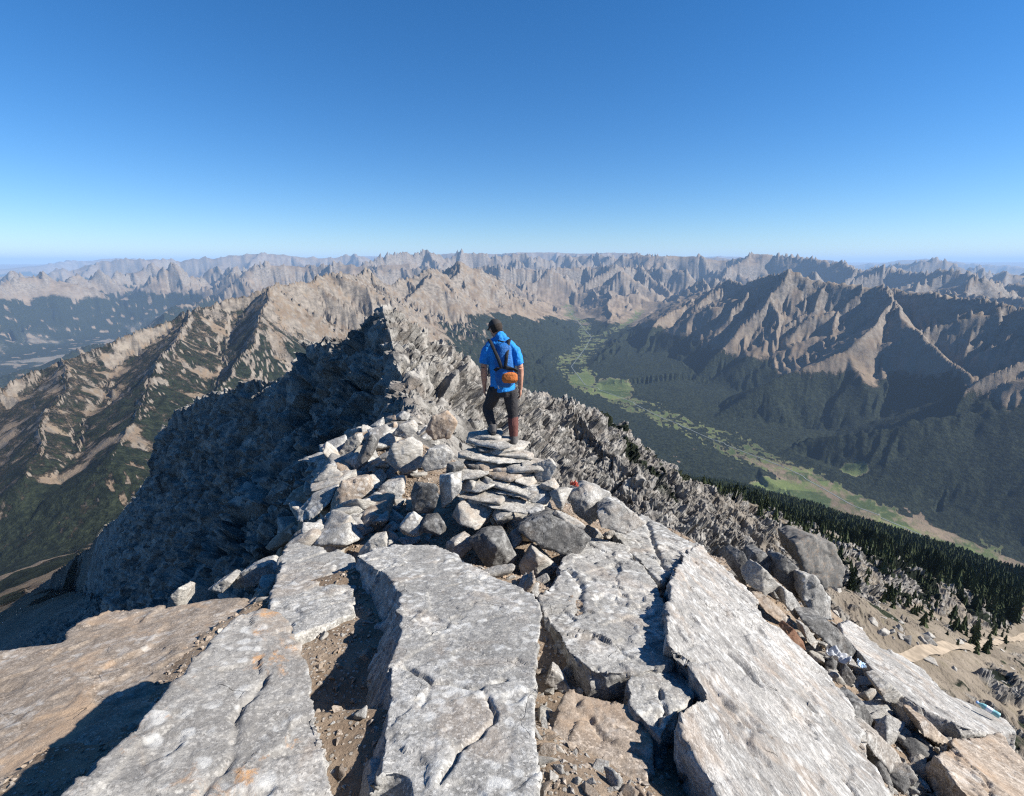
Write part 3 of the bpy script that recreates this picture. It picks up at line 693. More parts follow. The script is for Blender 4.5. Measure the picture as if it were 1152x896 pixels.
def traced(name, pts, Y, depth, mat, label, seed, cat='rock', group=None, res=34, amt=.8, back=.62, drop=.1):
    """a stone with the given corners: (u, v, nearer-by metres) at forward distance Y, closed by a smaller set behind"""
    A = np.array([PY(u, v, Y - n) for u, v, n in pts]); c = A.mean(0)
    B = c + (A - c) * back + np.array([0, depth, -drop * depth])
    V, F = hull(np.concatenate([A, B])); ext = float(np.ptp(V, axis=0).max())
    v, f = remesh(V, F, ext / res); v = smooth(v, f, 1); v = rough(v, f, float(np.prod(np.ptp(V, axis=0)) ** (1 / 3)) * .8, seed, amt)
    return finish(name, v, f, mat, label, cat, group)
# ------------------------------------------------------------------ the big slabs of the summit
GP = (-1.90, 0.0, -0.27)
slab('rock_slab', [(-60,745),(0,734),(71,722),(77,709),(122,686),(141,689),(195,682),(240,674),(270,672),(290,684),(285,700),(240,745),(190,790),(140,850),(60,910),(-80,910)], (-2.15, .05, -.21), .55, M_BROWN,
     'wide low brownish slab at the far left edge of the summit, half in shadow', 1, vox=.02, flare=.10)
slab('boulder', [(262,700),(280,690),(298,685),(315,688),(324,698),(330,721),(345,755),(364,822),(384,910),(390,960),(40,960),(70,896),(100,866),(135,832),(168,798),(208,754),(240,718)], (-1.70, -.13, -.25), .78, M_STAIN,
     'large pale grey boulder with rusty orange stains in the bottom left foreground', 2, vox=.013, flare=.03, down=(-.50, 0, -1), cracks=[([(300,760),(270,800),(262,850),(225,896)], .014, .03)])
slab('boulder', [(322,613),(337,610),(365,617),(394,625),(401,640),(398,690),(326,716),(300,690),(310,650)], (-1.93, .0, -.25), .6, M_PALE,
     'grey block behind the rusty boulder, lit along its top and shaded below', 3, vox=.016, flare=.08)
slab('boulder', [(400,625),(420,618),(447,613),(491,613),(506,620),(542,641),(575,655),(601,668),(610,688),(608,714),(601,750),(602,787),(601,827),(608,852),(604,920),(470,920),(458,872),(440,868),(424,880),(428,845),(436,790),(440,740),(449,714),(451,667),(433,645)], (-1.64, -.03, -.28), .80, M_PALE,
     'huge pale grey slab with a bent crack across it in the middle of the foreground', 4, vox=.012, flare=.05, amt=.85, down=(-.52, -.05, -1),
     cracks=[([(455,748),(470,757),(486,768),(510,769),(540,775),(568,766)], .012, .045), ([(540,775),(552,793),(556,812),(540,828),(515,845),(495,880)], .010, .035), ([(486,768),(478,790),(470,812)], .008, .015)])
slab('boulder', [(608,674),(622,657),(634,630),(650,612),(668,604),(703,618),(725,640),(740,657),(751,683),(747,699),(752,748),(722,757),(688,757),(663,753),(637,731),(628,712),(612,690)], (-1.82, -.07, -.27), .42, M_PALE,
     'angular pale grey boulder just right of the huge cracked slab', 5, vox=.013, flare=.05, amt=1.25, cracks=[([(690,720),(704,736),(722,745)], .012, .03), ([(640,640),(655,660),(650,690)], .03, .04)])
slab('boulder', [(725,755),(745,751),(765,746),(778,780),(761,801),(744,832),(731,820),(710,794),(706,768)], (-1.80, -.15, -.26), .35, M_PALE,
     'small grey block with a dark split, wedged below the angular boulder', 6, vox=.011, flare=.03, amt=1.2, cracks=[([(742,775),(748,795),(741,815)], .012, .05)])
slab('rock_slab', [(625,800),(641,779),(666,786),(706,800),(735,820),(729,860),(738,920),(596,920),(606,840)], (-1.90, -.10, -.25), .4, M_BROWN,
     'brown earth-stained slab lying low to the right of the huge cracked slab', 7, vox=.013, flare=.05, amt=1.3, cracks=[([(650,790),(680,830),(725,850)], .02, .03)])
slab('boulder', [(758,640),(772,622),(786,613),(800,626),(815,640),(847,671),(858,692),(883,713),(901,731),(940,764),(955,789),(973,828),(969,843),(990,864),(1010,920),(822,920),(804,884),(786,858),(772,830),(765,801),(780,790),(794,779),(776,751),(754,733),(750,704),(754,672)], (-1.62, -.42, -.165), .62, M_STREAK,
     'long pale streaked slab slanting down the right side of the summit', 8, vox=.014, flare=.05, amt=1.1,
     cracks=[([(794,779),(815,790),(830,805)], .02, .05), ([(815,786),(832,800),(850,822)], .018, .05), ([(880,790),(900,812),(940,850)], .012, .03), ([(820,735),(840,752),(850,768)], .03, .05), ([(930,860),(950,876),(965,896)], .012, .04)])
slab('boulder', [(690,600),(704,588),(722,578),(745,590),(768,606),(790,616),(774,628),(760,642),(744,656),(728,640),(706,618)], (-1.80, -.16, -.25), .5, M_PALE,
     'pale broken block at the upper end of the long streaked slab', 9, vox=.015, flare=.05, amt=1.5, cracks=[([(728,585),(735,610),(748,640)], .03, .06)])
slab('rock_slab', [(945,700),(955,696),(966,703),(988,728),(1014,738),(1040,754),(1066,781),(1100,794),(1132,810),(1139,823),(1116,827),(1080,816),(1040,798),(1005,776),(985,758),(968,737),(950,716)], (-1.72, -.36, -.24), .26, M_STREAK,
     'long thin tilted slab lying down the slope at the far right', 10, vox=.014, flare=.03, amt=.9)
slab('rock_slab', [(1051,848),(1083,832),(1128,822),(1156,862),(1175,910),(1100,910)], (-1.90, -.33, -.22), .28, M_BROWN,
     'flat purplish grey slab in the bottom right corner', 11, vox=.013, flare=.03, cracks=[([(1070,842),(1110,880),(1120,900)], .012, .03)])
# ------------------------------------------------------------------ the cairn and the loose stones
from mathutils.bvhtree import BVHTree
RNG = np.random.default_rng(42)
def rotm(rx, ry, rz): return np.array(Euler((rx, ry, rz)).to_matrix())
def boxstone(name, u0, u1, v0, v1, Y, depth, mat, label, seed, cat='stone', group=None, flat=False, rot=(0, 0, 0), npts=14, res=30, amt=.7, hs=1.0):
    """an angular stone filling the given window of the view at forward distance Y"""
    rng = np.random.default_rng(seed)
    c = PY((u0 + u1) / 2, (v0 + v1) / 2, Y); t = Y / ray((u0 + u1) / 2, (v0 + v1) / 2)[1]
    w, h = (u1 - u0) * t / FPX, (v1 - v0) * t / FPX * hs
    v, f = stone_data(rng, (w, depth, h), npts, res, 1, amt, seed % 50, flat)
    v = v @ rotm(*rot).T + c + np.array([0, depth * .35, 0])
    return finish(name, v, f, mat, label, cat, group)
CG = 'stones of the cairn'
def cy(v): return 6.42 - (v - 487) / 123 * 1.15
cs = [  # u0 u1 v0 v1 depth material flat label
 (529,569,489.5,498,.42,'slate',1,"thin dark-edged plate under the hiker's left boot, topmost in the cairn"),
 (527,578,496,504,.50,'slate',1,"second plate from the top of the cairn, sticking out to the left"),
 (540,594,503.5,512,.52,'slate',1,"pale plate under the hiker's right boot, jutting out to the right"),
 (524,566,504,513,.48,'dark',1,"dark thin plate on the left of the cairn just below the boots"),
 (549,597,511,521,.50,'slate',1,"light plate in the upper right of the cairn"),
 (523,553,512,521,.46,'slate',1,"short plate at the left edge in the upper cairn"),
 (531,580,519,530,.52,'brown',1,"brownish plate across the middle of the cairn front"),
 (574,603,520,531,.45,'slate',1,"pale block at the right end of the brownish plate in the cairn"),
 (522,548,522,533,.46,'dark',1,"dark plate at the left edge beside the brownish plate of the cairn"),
 (527,594,529,544,.58,'brown',1,"widest plate of the cairn, tan and tilted, at mid height"),
 (519,541,540,557,.40,'slate',0,"rounded grey stone at the left side below the widest plate"),
 (538,559,541,555,.40,'pale',0,"small grey block tucked under the widest plate of the cairn"),
 (553,587,545,558,.46,'slate',1,"pale flat block under the right half of the widest plate"),
 (577,606,535,553,.45,'slate',0,"pale wedge stone at the right end of the widest plate"),
 (527,578,555,568,.52,'slate',1,"long pale plate in the lower cairn, upper one of a pair"),
 (541,591,564,579,.52,'slate',1,"long smooth pale plate in the lower cairn, lower one of a pair"),
 (588,622,549,572,.45,'pale',0,"grey block on the right flank of the cairn"),
 (590,619,570,589,.42,'pale',0,"rounded grey stone below the grey block on the right flank of the cairn"),
 (508,557,571,602,.50,'slate',0,"large pale wedge at the front foot of the cairn"),
 (553,583,578,597,.44,'slate',0,"pale angular block right of the large wedge at the foot of the cairn"),
 (598,626,518,548,.40,'slate',0,"upright rounded pale stone leaning on the right side of the cairn"),
 (618,646,553,579,.42,'slate',0,"pale tilted block lying off the right flank of the cairn"),
 (604,630,543,558,.36,'slate',0,"small tan-grey stone between the upright pale stone and the tilted block"),
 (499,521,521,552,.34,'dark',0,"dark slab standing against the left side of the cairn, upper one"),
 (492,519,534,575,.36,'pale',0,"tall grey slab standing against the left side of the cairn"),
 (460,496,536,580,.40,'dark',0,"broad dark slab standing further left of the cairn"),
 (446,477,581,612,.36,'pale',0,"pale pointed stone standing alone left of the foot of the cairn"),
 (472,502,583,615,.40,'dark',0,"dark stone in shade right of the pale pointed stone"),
 (494,533,606,636,.42,'pale',0,"grey block in shade under the large wedge of the cairn"),
 (569,588,602,624,.34,'slate',0,"small pale stone between the dark faceted block and the white wedge"),
]
TH_ = 'thin plate in the close-set middle layers of the cairn'
cs += [(515,562,547,555,.5,'slate',1,TH_),(545,602,556,563,.5,'slate',1,TH_),(518,578,561,569,.5,'slate',1,TH_),(532,600,570,577,.5,'slate',1,TH_),(512,548,533,541,.5,'slate',1,TH_),
       (560,612,526,534,.5,'slate',1,TH_),(528,602,536,543,.55,'brown',1,TH_),(548,608,548,556,.5,'slate',1,TH_),(520,590,514,521,.5,'slate',1,TH_),(524,584,499,505,.45,'slate',1,TH_)]
for k, (u0, u1, v0, v1, dp, m, fl, lab) in enumerate(cs):
    r = np.random.default_rng(900 + k)
    u0, u1 = (u0 + u1) / 2 - (u1 - u0) * (.62 if fl else .54), (u0 + u1) / 2 + (u1 - u0) * (.62 if fl else .54)
    boxstone('cairn_stone', u0, u1, v0, v1, cy((v0 + v1) / 2) - (.0 if fl else .05) - (.07 if lab is TH_ else 0), dp * (.9 if fl else 1), ROCKM[m], lab, 100 + k, 'cairn stone', CG, bool(fl),
             (r.normal() * .05, r.normal() * (.05 if fl else .12), r.normal() * .2), 15 if fl else 11, 34, .5, 1.0 if fl else 1.1)
# stones inside the pile, behind the ones in front
for k, (u0, u1, v0, v1, Y, dp) in enumerate(((530,585,500,512,6.75,.5),(528,590,512,530,6.7,.55),(525,595,528,548,6.55,.6),(520,600,545,570,6.35,.65),(520,610,566,598,6.05,.6),(500,560,550,590,6.2,.5),(585,640,560,600,6.2,.5),(560,620,590,625,5.75,.5))):
    boxstone('cairn_stone', u0, u1, v0, v1, Y, dp, M_SLATE, 'grey stone packed inside the cairn behind its front stones', 300 + k, 'cairn stone', 'stones packed inside the cairn', True, (0, 0, .3 * k), 14, 24, .5)
# larger stones round the foot of the cairn, corner by corner
traced('rock', [(526,607,.05),(545,600,.10),(568,601,.02),(582,626,.04),(577,637,.10),(551,645,.16),(539,630,.12),(560,615,.22)], 5.05, .4, M_DARK, 'dark faceted block with a pale right face in front of the cairn', 31)
traced('rock', [(598,616,.02),(603,622,.16),(630,641,.0),(612,657,.08),(589,656,.10),(583,637,.02),(606,655,.14)], 4.95, .35, M_SLATE, 'white three-sided wedge stone in front of the cairn', 32)
traced('rock', [(579,595,.04),(595,587,.0),(618,579,-.05),(645,590,-.05),(668,608,.0),(646,630,.12),(612,617,.14),(596,610,.10)], 5.15, .5, M_DARK, 'long dark grey block lying right of the cairn foot', 33, res=40)
traced('rock', [(638,558,.0),(660,545,-.05),(688,555,-.1),(684,573,.0),(664,592,.14),(645,577,.1),(662,566,.12)], 6.1, .5, M_PALE, 'square grey block with a bright right face on the skyline right of the cairn', 34)
traced('rock', [(670,577,.05),(690,567,.0),(706,571,-.03),(727,590,.0),(704,602,.12),(676,595,.14)], 5.7, .5, M_PALE, 'low grey block right of the square block', 35)
traced('rock', [(620,578,.0),(625,574,.0),(660,592,.06),(657,597,.08),(640,590,.08)], 5.3, .12, M_SLATE, 'thin pale splinter of rock lying across the dark grey block', 36, res=44, amt=.3)
traced('rock', [(187,684,.0),(192,670,.02),(201,661,.0),(209,664,-.02),(209,683,.0),(200,686,.06)], 4.6, .22, M_SLATE, 'small pale stone standing on the edge of the low brownish slab', 37)
traced('rock', [(255,655,.0),(275,642,.0),(300,636,.0),(312,645,.0),(290,660,.05),(262,664,.05)], 5.2, .4, M_PALE, 'pale splinter on the shaded left edge behind the low brownish slab', 38)
traced('rock', [(232,664,.0),(252,652,.0),(262,656,.0),(250,668,.05)], 5.0, .3, M_PALE, 'small bright chip on the left edge near the standing pale stone', 39)
traced('rock', [(262,700,.1),(270,684,.05),(288,672,.0),(296,676,.0),(292,688,.1),(278,700,.15)], 4.1, .3, M_BROWN, 'brown stone wedged between the low slab and the rusty boulder', 40)
traced('rock', [(400,640,.0),(404,620,.0),(414,608,.0),(433,606,.0),(436,616,.02),(420,628,.06)], 4.9, .3, M_SLATE, 'white chip behind the top left corner of the huge cracked slab', 41)
# broken crest left of the cairn
for k, (pts, Y, dp, m, lab) in enumerate((
  ([(331,577,.0),(352,556,-.1),(378,549,-.1),(372,566,.1),(352,584,.2),(336,590,.2)], 7.6, .6, 'pale', 'flat pale block on the left edge of the broken crest'),
  ([(372,565,.1),(384,540,.0),(412,537,-.1),(420,550,.0),(402,566,.2),(384,580,.3),(372,590,.3)], 7.6, .6, 'brown', 'tan leaning block in the broken crest left of the cairn'),
  ([(413,566,.0),(430,545,-.1),(452,541,-.1),(456,556,.1),(436,566,.2)], 7.8, .6, 'pale', 'smooth grey block between the tan block and the standing dark slab'),
  ([(434,520,.0),(440,500,.0),(456,494,-.1),(476,505,-.1),(474,528,.1),(452,534,.2)], 8.8, .7, 'slate', 'large bright block in the middle of the broken crest'),
  ([(398,525,.1),(408,500,.0),(418,488,.0),(424,496,.0),(414,520,.15),(402,530,.2)], 9.2, .6, 'dark', 'dark upright splinter with a bright edge in the broken crest'),
  ([(440,490,.0),(448,478,.0),(462,474,-.1),(470,484,.0),(462,496,.1)], 10.5, .6, 'slate', 'white block behind the large bright block of the broken crest'),
  ([(470,520,.05),(482,506,.0),(500,504,-.05),(512,514,.0),(500,528,.1),(478,532,.1)], 8.2, .6, 'pale', 'grey block between the broken crest and the top of the cairn'),
  ([(380,512,.05),(390,494,.0),(402,488,.0),(406,498,.0),(394,516,.1)], 9.8, .5, 'slate', 'narrow white splinter near the left end of the broken crest'),
  ([(478,486,.0),(486,468,.0),(502,462,-.1),(516,476,.0),(506,494,.1),(488,496,.1)], 12.0, .8, 'brown', 'tan rounded block beyond the broken crest, left of the hiker'),
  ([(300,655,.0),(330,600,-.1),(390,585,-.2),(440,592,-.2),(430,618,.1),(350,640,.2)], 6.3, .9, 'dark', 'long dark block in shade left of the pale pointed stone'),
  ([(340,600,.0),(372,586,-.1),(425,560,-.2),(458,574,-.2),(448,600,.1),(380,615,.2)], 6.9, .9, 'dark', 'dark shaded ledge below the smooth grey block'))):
    traced('rock', pts, Y, dp, ROCKM[m], lab, 50 + k, group='blocks of the broken crest')
# right-hand rubble: the named pieces
for k, (pts, Y, dp, m, lab) in enumerate((
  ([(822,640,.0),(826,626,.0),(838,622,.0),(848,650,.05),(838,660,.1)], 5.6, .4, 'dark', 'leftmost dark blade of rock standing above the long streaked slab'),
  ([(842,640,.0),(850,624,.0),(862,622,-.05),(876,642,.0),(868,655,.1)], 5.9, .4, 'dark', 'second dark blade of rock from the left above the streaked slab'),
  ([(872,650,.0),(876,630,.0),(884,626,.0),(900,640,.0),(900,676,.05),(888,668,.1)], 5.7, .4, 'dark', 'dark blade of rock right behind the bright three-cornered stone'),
  ([(838,656,.05),(858,637,.05),(882,664,.0),(860,672,.12)], 5.2, .35, 'slate', 'bright three-cornered stone in front of the dark blades'),
  ([(902,672,.05),(903,646,.0),(918,648,.0),(935,674,-.05),(936,699,.0),(913,697,.1)], 5.4, .35, 'pale', 'tall pale blade with a dark left face at the top of the right rubble'),
  ([(851,676,.05),(866,676,.0),(884,692,.0),(893,702,.05),(882,706,.12),(862,690,.12)], 4.9, .4, 'brown', 'brown-shaded block below the bright three-cornered stone'),
  ([(881,662,.0),(892,668,.0),(906,690,.0),(896,698,.1),(884,682,.1)], 5.1, .35, 'pale', 'pale leaning stone between the bright stone and the tall pale blade'),
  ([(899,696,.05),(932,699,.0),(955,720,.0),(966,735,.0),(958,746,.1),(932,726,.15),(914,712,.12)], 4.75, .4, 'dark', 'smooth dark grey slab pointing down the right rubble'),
  ([(885,716,.05),(893,708,.0),(904,722,.0),(907,732,.05),(896,732,.1)], 4.4, .25, 'rust', 'small rusty stone at the edge of the streaked slab'),
  ([(903,704,.0),(909,706,.0),(921,724,.0),(917,731,.06),(908,722,.08)], 4.5, .2, 'slate', 'thin white stone on edge beside the smooth dark slab'),
  ([(974,834,.08),(976,826,.04),(990,828,.0),(1012,850,.0),(1027,886,.05),(1006,876,.12),(984,852,.12)], 2.9, .25, 'pale', 'grey split stone beside the lower end of the long streaked slab'),
  ([(955,796,.05),(972,790,.0),(984,812,.0),(975,824,.08),(960,812,.1)], 3.4, .25, 'dark', 'dark stone leaning on the lower edge of the streaked slab'),
  ([(1022,806,.02),(1037,797,.0),(1040,806,.0),(1036,817,.04),(1023,829,.08),(1020,818,.06)], 3.5, .22, 'slate', 'rounded pale stone under the long thin tilted slab'),
  ([(1034,812,.02),(1048,814,.0),(1070,836,.0),(1062,841,.06),(1040,830,.08)], 3.35, .25, 'brown', 'tan flat stone beside the rounded pale stone'),
  ([(988,775,.04),(1002,770,.0),(1018,784,.0),(1014,796,.06),(996,790,.08)], 3.7, .25, 'slate', 'pale stone in the hollow beside the long thin tilted slab'),
  ([(745,846,.02),(752,838,.0),(760,842,.0),(757,856,.03),(748,860,.04)], 2.25, .10, 'rust', 'orange-brown stone in the gap left of the streaked slab'),
  ([(612,770,.02),(620,752,.0),(632,760,.0),(642,776,.02),(634,782,.03)], 2.75, .12, 'pale', 'small grey stone beside the brown earth-stained slab'),
  ([(893,612,.0),(915,604,-2),(940,612,-3),(952,640,-2),(948,664,0),(925,664,1),(905,645,1)], 95, 12, 'crag', 'big rounded grey crag standing among the conifers on the slope below'))):
    traced('rock', pts, Y, dp, ROCKM[m], lab, 80 + k, group='rubble down the right side')
# ---- scattered stones
BV = []
def slab_tree():
    vs, fs, o0 = [], [], 0
    for o in bpy.data.objects:
        if o.type == 'MESH' and o.name.split('.')[0] in ('rock_slab', 'boulder', 'rock', 'cairn_stone'):
            n = len(o.data.vertices); a = np.empty(n * 3, f32); o.data.vertices.foreach_get('co', a)
            a = a.reshape(-1, 3) + np.array(o.location); l = np.empty(len(o.data.loops), np.int32); o.data.loops.foreach_get('vertex_index', l)
            vs.append(a); fs.append(l.reshape(-1, 4) + o0); o0 += n
    return BVHTree.FromPolygons(np.concatenate(vs).tolist(), np.concatenate(fs).tolist())
BVH = slab_tree()
def free_hit(u, v, tmax=80):
    h = ray_hit(u, v, tmax)
    if h is None: return None
    d = Vector(ray(u, v)); r = BVH.ray_cast(Vector((0, 0, 0)), d.normalized(), float(np.linalg.norm(h)) + .02)
    return None if r[0] is not None else h
VAR = []
for k in range(16):
    r = np.random.default_rng(500 + k); fl = k % 3 == 0
    v, f = stone_data(r, (1, r.uniform(.45, .9), r.uniform(.2, .36) if fl else r.uniform(.35, .7)), 10, 26, 1, .6, k, fl)
    VAR.append((v, f))
VM = {}
def variant(k, m):
    if (k, m) not in VM:
        o = mesh_np('stone', VAR[k][0], VAR[k][1], ROCKM[m]); VM[k, m] = o.data; bpy.data.objects.remove(o)
    return VM[k, m]
LOOSE = []
def inside(u, v, poly):
    r = False
    for (a, b), (c, d) in zip(poly, poly[1:] + poly[:1]):
        if (b > v) != (d > v) and u < (c - a) * (v - b) / (d - b) + a: r = not r
    return r
def scatter(poly, n, smin, smax, mats, label, group, seed, power=2.2, name='stone', sink=.22):
    rng = np.random.default_rng(seed); us = [p[0] for p in poly]; vs = [p[1] for p in poly]; k = tries = 0
    while k < n and tries < n * 25:
        tries += 1
        u, v = rng.uniform(min(us), max(us)), rng.uniform(min(vs), max(vs))
        if not inside(u, v, poly): continue
        h = free_hit(u, v, 900 if smax > 1.2 else 80)
        if h is None or (smax > 1.2 and np.linalg.norm(h) < 60): continue
        s = smin + (smax - smin) * rng.uniform() ** power
        LOOSE.append((s / np.linalg.norm(h), int(rng.integers(16)), mats[int(rng.integers(len(mats)))], h + np.array([0, 0, s * (.22 - sink * .5)]),
                      (s, s * rng.uniform(.75, 1.2), s * rng.uniform(.8, 1.15)), (rng.normal() * .35, rng.normal() * .35, rng.uniform(0, 6.28)), name, label, group)); k += 1
scatter([(300,560),(330,545),(380,500),(420,478),(460,466),(490,478),(500,505),(470,540),(440,580),(400,600),(330,640)], 230, .26, 1.15, ['slate', 'pale', 'slate', 'brown', 'pale'],
        'angular stone heaped on the broken crest left of the cairn', 'loose stones on the broken crest', 1, 1.6)
scatter([(400,600),(440,565),(480,570),(500,612),(545,640),(600,660),(630,640),(640,600),(700,600),(720,620),(640,640),(600,672),(540,645),(500,625),(420,625)], 70, .10, .40, ['slate', 'pale', 'slate', 'brown'],
        'small angular stone lying round the foot of the cairn', 'loose stones round the foot of the cairn', 2)
scatter([(800,610),(840,620),(910,640),(950,700),(1010,760),(1080,820),(1152,870),(1152,896),(990,896),(960,800),(900,735),(850,680)], 150, .08, .42, ['slate', 'pale', 'brown', 'slate', 'dark', 'pale'],
        'loose stone in the rubble between the streaked slab and the long thin slab', 'loose stones in the right rubble', 3)
scatter([(960,690),(1000,700),(1152,800),(1152,860),(1100,800),(1000,740)], 70, .15, .7, ['slate', 'pale', 'brown', 'dark'],
        'loose stone on the slope outside the long thin tilted slab', 'loose stones outside the thin slab', 4)
scatter([(180,690),(300,630),(330,610),(330,660),(300,680),(250,670)], 26, .12, .5, ['slate', 'pale', 'dark'],
        'splintered stone on the shaded left edge of the summit', 'splintered stones on the left edge', 5)
scatter([(330,720),(420,700),(430,896),(370,896)], 14, .04, .14, ['brown', 'pale'],
        'small stone in the earthy gap between the rusty boulder and the cracked slab', 'stones in the left gap', 6)
scatter([(590,640),(640,700),(760,820),(800,896),(600,896)], 60, .03, .15, ['brown', 'pale', 'brown', 'slate'],
        'small stone in the earthy gap right of the cracked slab', 'stones in the right gap', 7)
scatter([(930,640),(980,640),(1152,690),(1152,790),(1080,770),(1000,720),(950,690)], 60, 1.2, 5.5, ['crag', 'crag', 'dark', 'brown'],
        'dark outcrop block on the bare tan slope beside the dirt track', 'outcrop blocks on the tan slope', 8, 2.0, 'outcrop', .5)
scatter([(800,600),(860,600),(905,640),(880,640),(830,625)], 16, 1.0, 3.5, ['crag', 'brown'],
        'rock block on the bare tan slope above the conifer wood', 'rock blocks above the wood', 9, 2.0, 'outcrop', .5)
LOOSE.sort(key=lambda q: -q[0])
for _, k, m, loc, sc, ro, name, label, group in LOOSE[:275]:
    o = bpy.data.objects.new(name, variant(k, m)); COL.objects.link(o); o.location = loc; o.scale = sc; o.rotation_euler = ro
    tag(o, label, 'stone', group)
Vs, Fs, o0 = [], [], 0
for _, k, m, loc, sc, ro, name, label, group in LOOSE[275:]:
    v, f = VAR[k]; Vs.append((v * np.array(sc)) @ rotm(*ro).T + loc); Fs.append(f + o0); o0 += len(v)
if Vs: tag(mesh_np('rubble', np.concatenate(Vs), np.concatenate(Fs), M_SLATE), 'small loose rock chips strewn between the larger stones', None, None, 'stuff')
# gravel: nobody could count it
def gravel():
    rng = np.random.default_rng(77); base = []
    for k in range(6):
        p = rng.normal(size=(9, 3)); p /= np.linalg.norm(p, axis=1, keepdims=True); p *= np.array([.5, .4, .28])
        V, F = hull(p); bm_f = []
        for q in F: bm_f += [(q[0], q[i], q[i + 1]) for i in range(1, len(q) - 1)]
        base.append((V, np.array(bm_f)))
    n = 26000; x = rng.uniform(-4.0, 4.6, n); y = 1.2 + 11 * rng.uniform(size=n) ** 1.6
    z = Hs(x, y); s = .008 + .05 * rng.uniform(size=n) ** 5 + .004 * y
    V, F, o0 = [], [], 0
    for k in range(n):
        b, f = base[k % 6]; a = rng.uniform(0, 6.28); c, q = math.cos(a) * s[k], math.sin(a) * s[k]
        w = np.stack([b[:, 0] * c - b[:, 1] * q, b[:, 0] * q + b[:, 1] * c, b[:, 2] * s[k]], -1) + (x[k], y[k], z[k] + .1 * s[k])
        V.append(w); F.append(f + o0); o0 += len(b)
    o = mesh_np('gravel', np.concatenate(V), np.concatenate(F), M_BROWN, smooth=False)
    tag(o, 'brown gravel and grit in the gaps between the summit slabs', None, None, 'stuff')
gravel()
# ------------------------------------------------------------------ litter among the stones
def rag(name, u, v, Y, w, h, mat, label, cat, seed):
    """a crumpled scrap"""
    rng = np.random.default_rng(seed); c = PY(u, v, Y); n = 22
    g = np.stack(np.meshgrid(np.linspace(-.5, .5, n), np.linspace(-.5, .5, n)), -1).reshape(-1, 2)
    p = np.stack([g[:, 0] * w, g[:, 1] * h * 1.4, np.zeros(len(g))], -1).astype(f32)
    q = p / max(w, h) * 2.6 + seed
    p[:, 2] += h * (1.1 * np.abs(noise3(q.astype(f32), seed)) + .5 * np.abs(noise3((q * 2.3).astype(f32), seed + 1))) * 1.5
    p[:, 0] += w * .25 * noise3((q * 1.2).astype(f32), seed + 2); p[:, 1] += h * .3 * noise3((q * 1.2).astype(f32), seed + 3)
    idx = np.arange(n * n).reshape(n, n); F = np.stack([idx[:-1, :-1], idx[:-1, 1:], idx[1:, 1:], idx[1:, :-1]], -1).reshape(-1, 4)
    top = p + (0, 0, .004); V = np.concatenate([top, p]); m = n * n
    rim = np.concatenate([idx[0, :], idx[1:, -1], idx[-1, -2::-1], idx[-2:0:-1, 0]])
    R_ = np.stack([rim, rim + m, np.roll(rim, -1) + m, np.roll(rim, -1)], -1)
    o = mesh_np(name, V, np.concatenate([F, F[:, ::-1] + m, R_]), mat); o.location = c; o.rotation_euler = (.3, rng.normal() * .2, rng.uniform(0, 3))
    return tag(o, label, cat)
rag('cloth_scrap', 371, 508, 9.9, .24, .08, flat_mat('red_cloth', (.45, .06, .09), .8), 'crumpled pink-red cloth scrap on the left end of the broken crest', 'cloth', 3)
rag('cloth_scrap', 645, 547, 5.9, .07, .07, flat_mat('dark_red_cloth', (.33, .06, .04), .8), 'dark red scrap caught between stones right of the cairn', 'cloth', 4)
rag('plastic_bag', 940, 742, 4.0, .20, .09, flat_mat('white_plastic', (.36, .37, .39), .7, .5), 'crumpled white plastic bag in the rubble beside the streaked slab', 'plastic bag', 5)
rag('plastic_bag', 968, 750, 4.1, .11, .05, flat_mat('pale_blue_plastic', (.45, .58, .72), .35, .5), 'small bluish plastic scrap in the rubble right of the white bag', 'plastic bag', 6)
def lathe(prof, n=20):
    a = np.arange(n) * 2 * np.pi / n; V = [np.stack([r * np.cos(a), r * np.sin(a), np.full(n, z)], -1) for r, z in prof]
    F = []
    for k in range(len(prof) - 1):
        i = np.arange(n); j = (i + 1) % n; F.append(np.stack([i + k * n, j + k * n, j + (k + 1) * n, i + (k + 1) * n], -1))
    return np.concatenate(V), np.concatenate(F)
def bottle():
    c = PY(1125, 806, 3.9); bs = .8; e = bpy.data.objects.new('plastic_bottle', None); COL.objects.link(e)
    tag(e, 'pale teal plastic bottle lying on the stones at the far right', 'bottle')
    v, f = lathe([(.001, 0), (.030, .002), (.034, .010), (.034, .045), (.031, .055), (.034, .065), (.034, .15), (.030, .172), (.016, .195), (.013, .205), (.013, .215)])
    mesh_np('body', v, f, flat_mat('teal_plastic', (.20, .42, .44), .3, .5, bumpy=0), parent=e)
    v, f = lathe([(.001, .206), (.016, .206), (.0165, .228), (.015, .232), (.001, .232)])
    mesh_np('cap', v, f, flat_mat('blue_cap', (.20, .34, .60), .4, bumpy=0), parent=e)
    v, f = lathe([(.0346, .075), (.0348, .076), (.0348, .135), (.0346, .136)])
    mesh_np('label', v, f, flat_mat('white_label', (.7, .74, .78), .5, bumpy=0), parent=e)
    e.location = c; e.scale = (bs,) * 3; e.rotation_euler = (math.radians(80), math.radians(25), math.radians(215))
bottle()
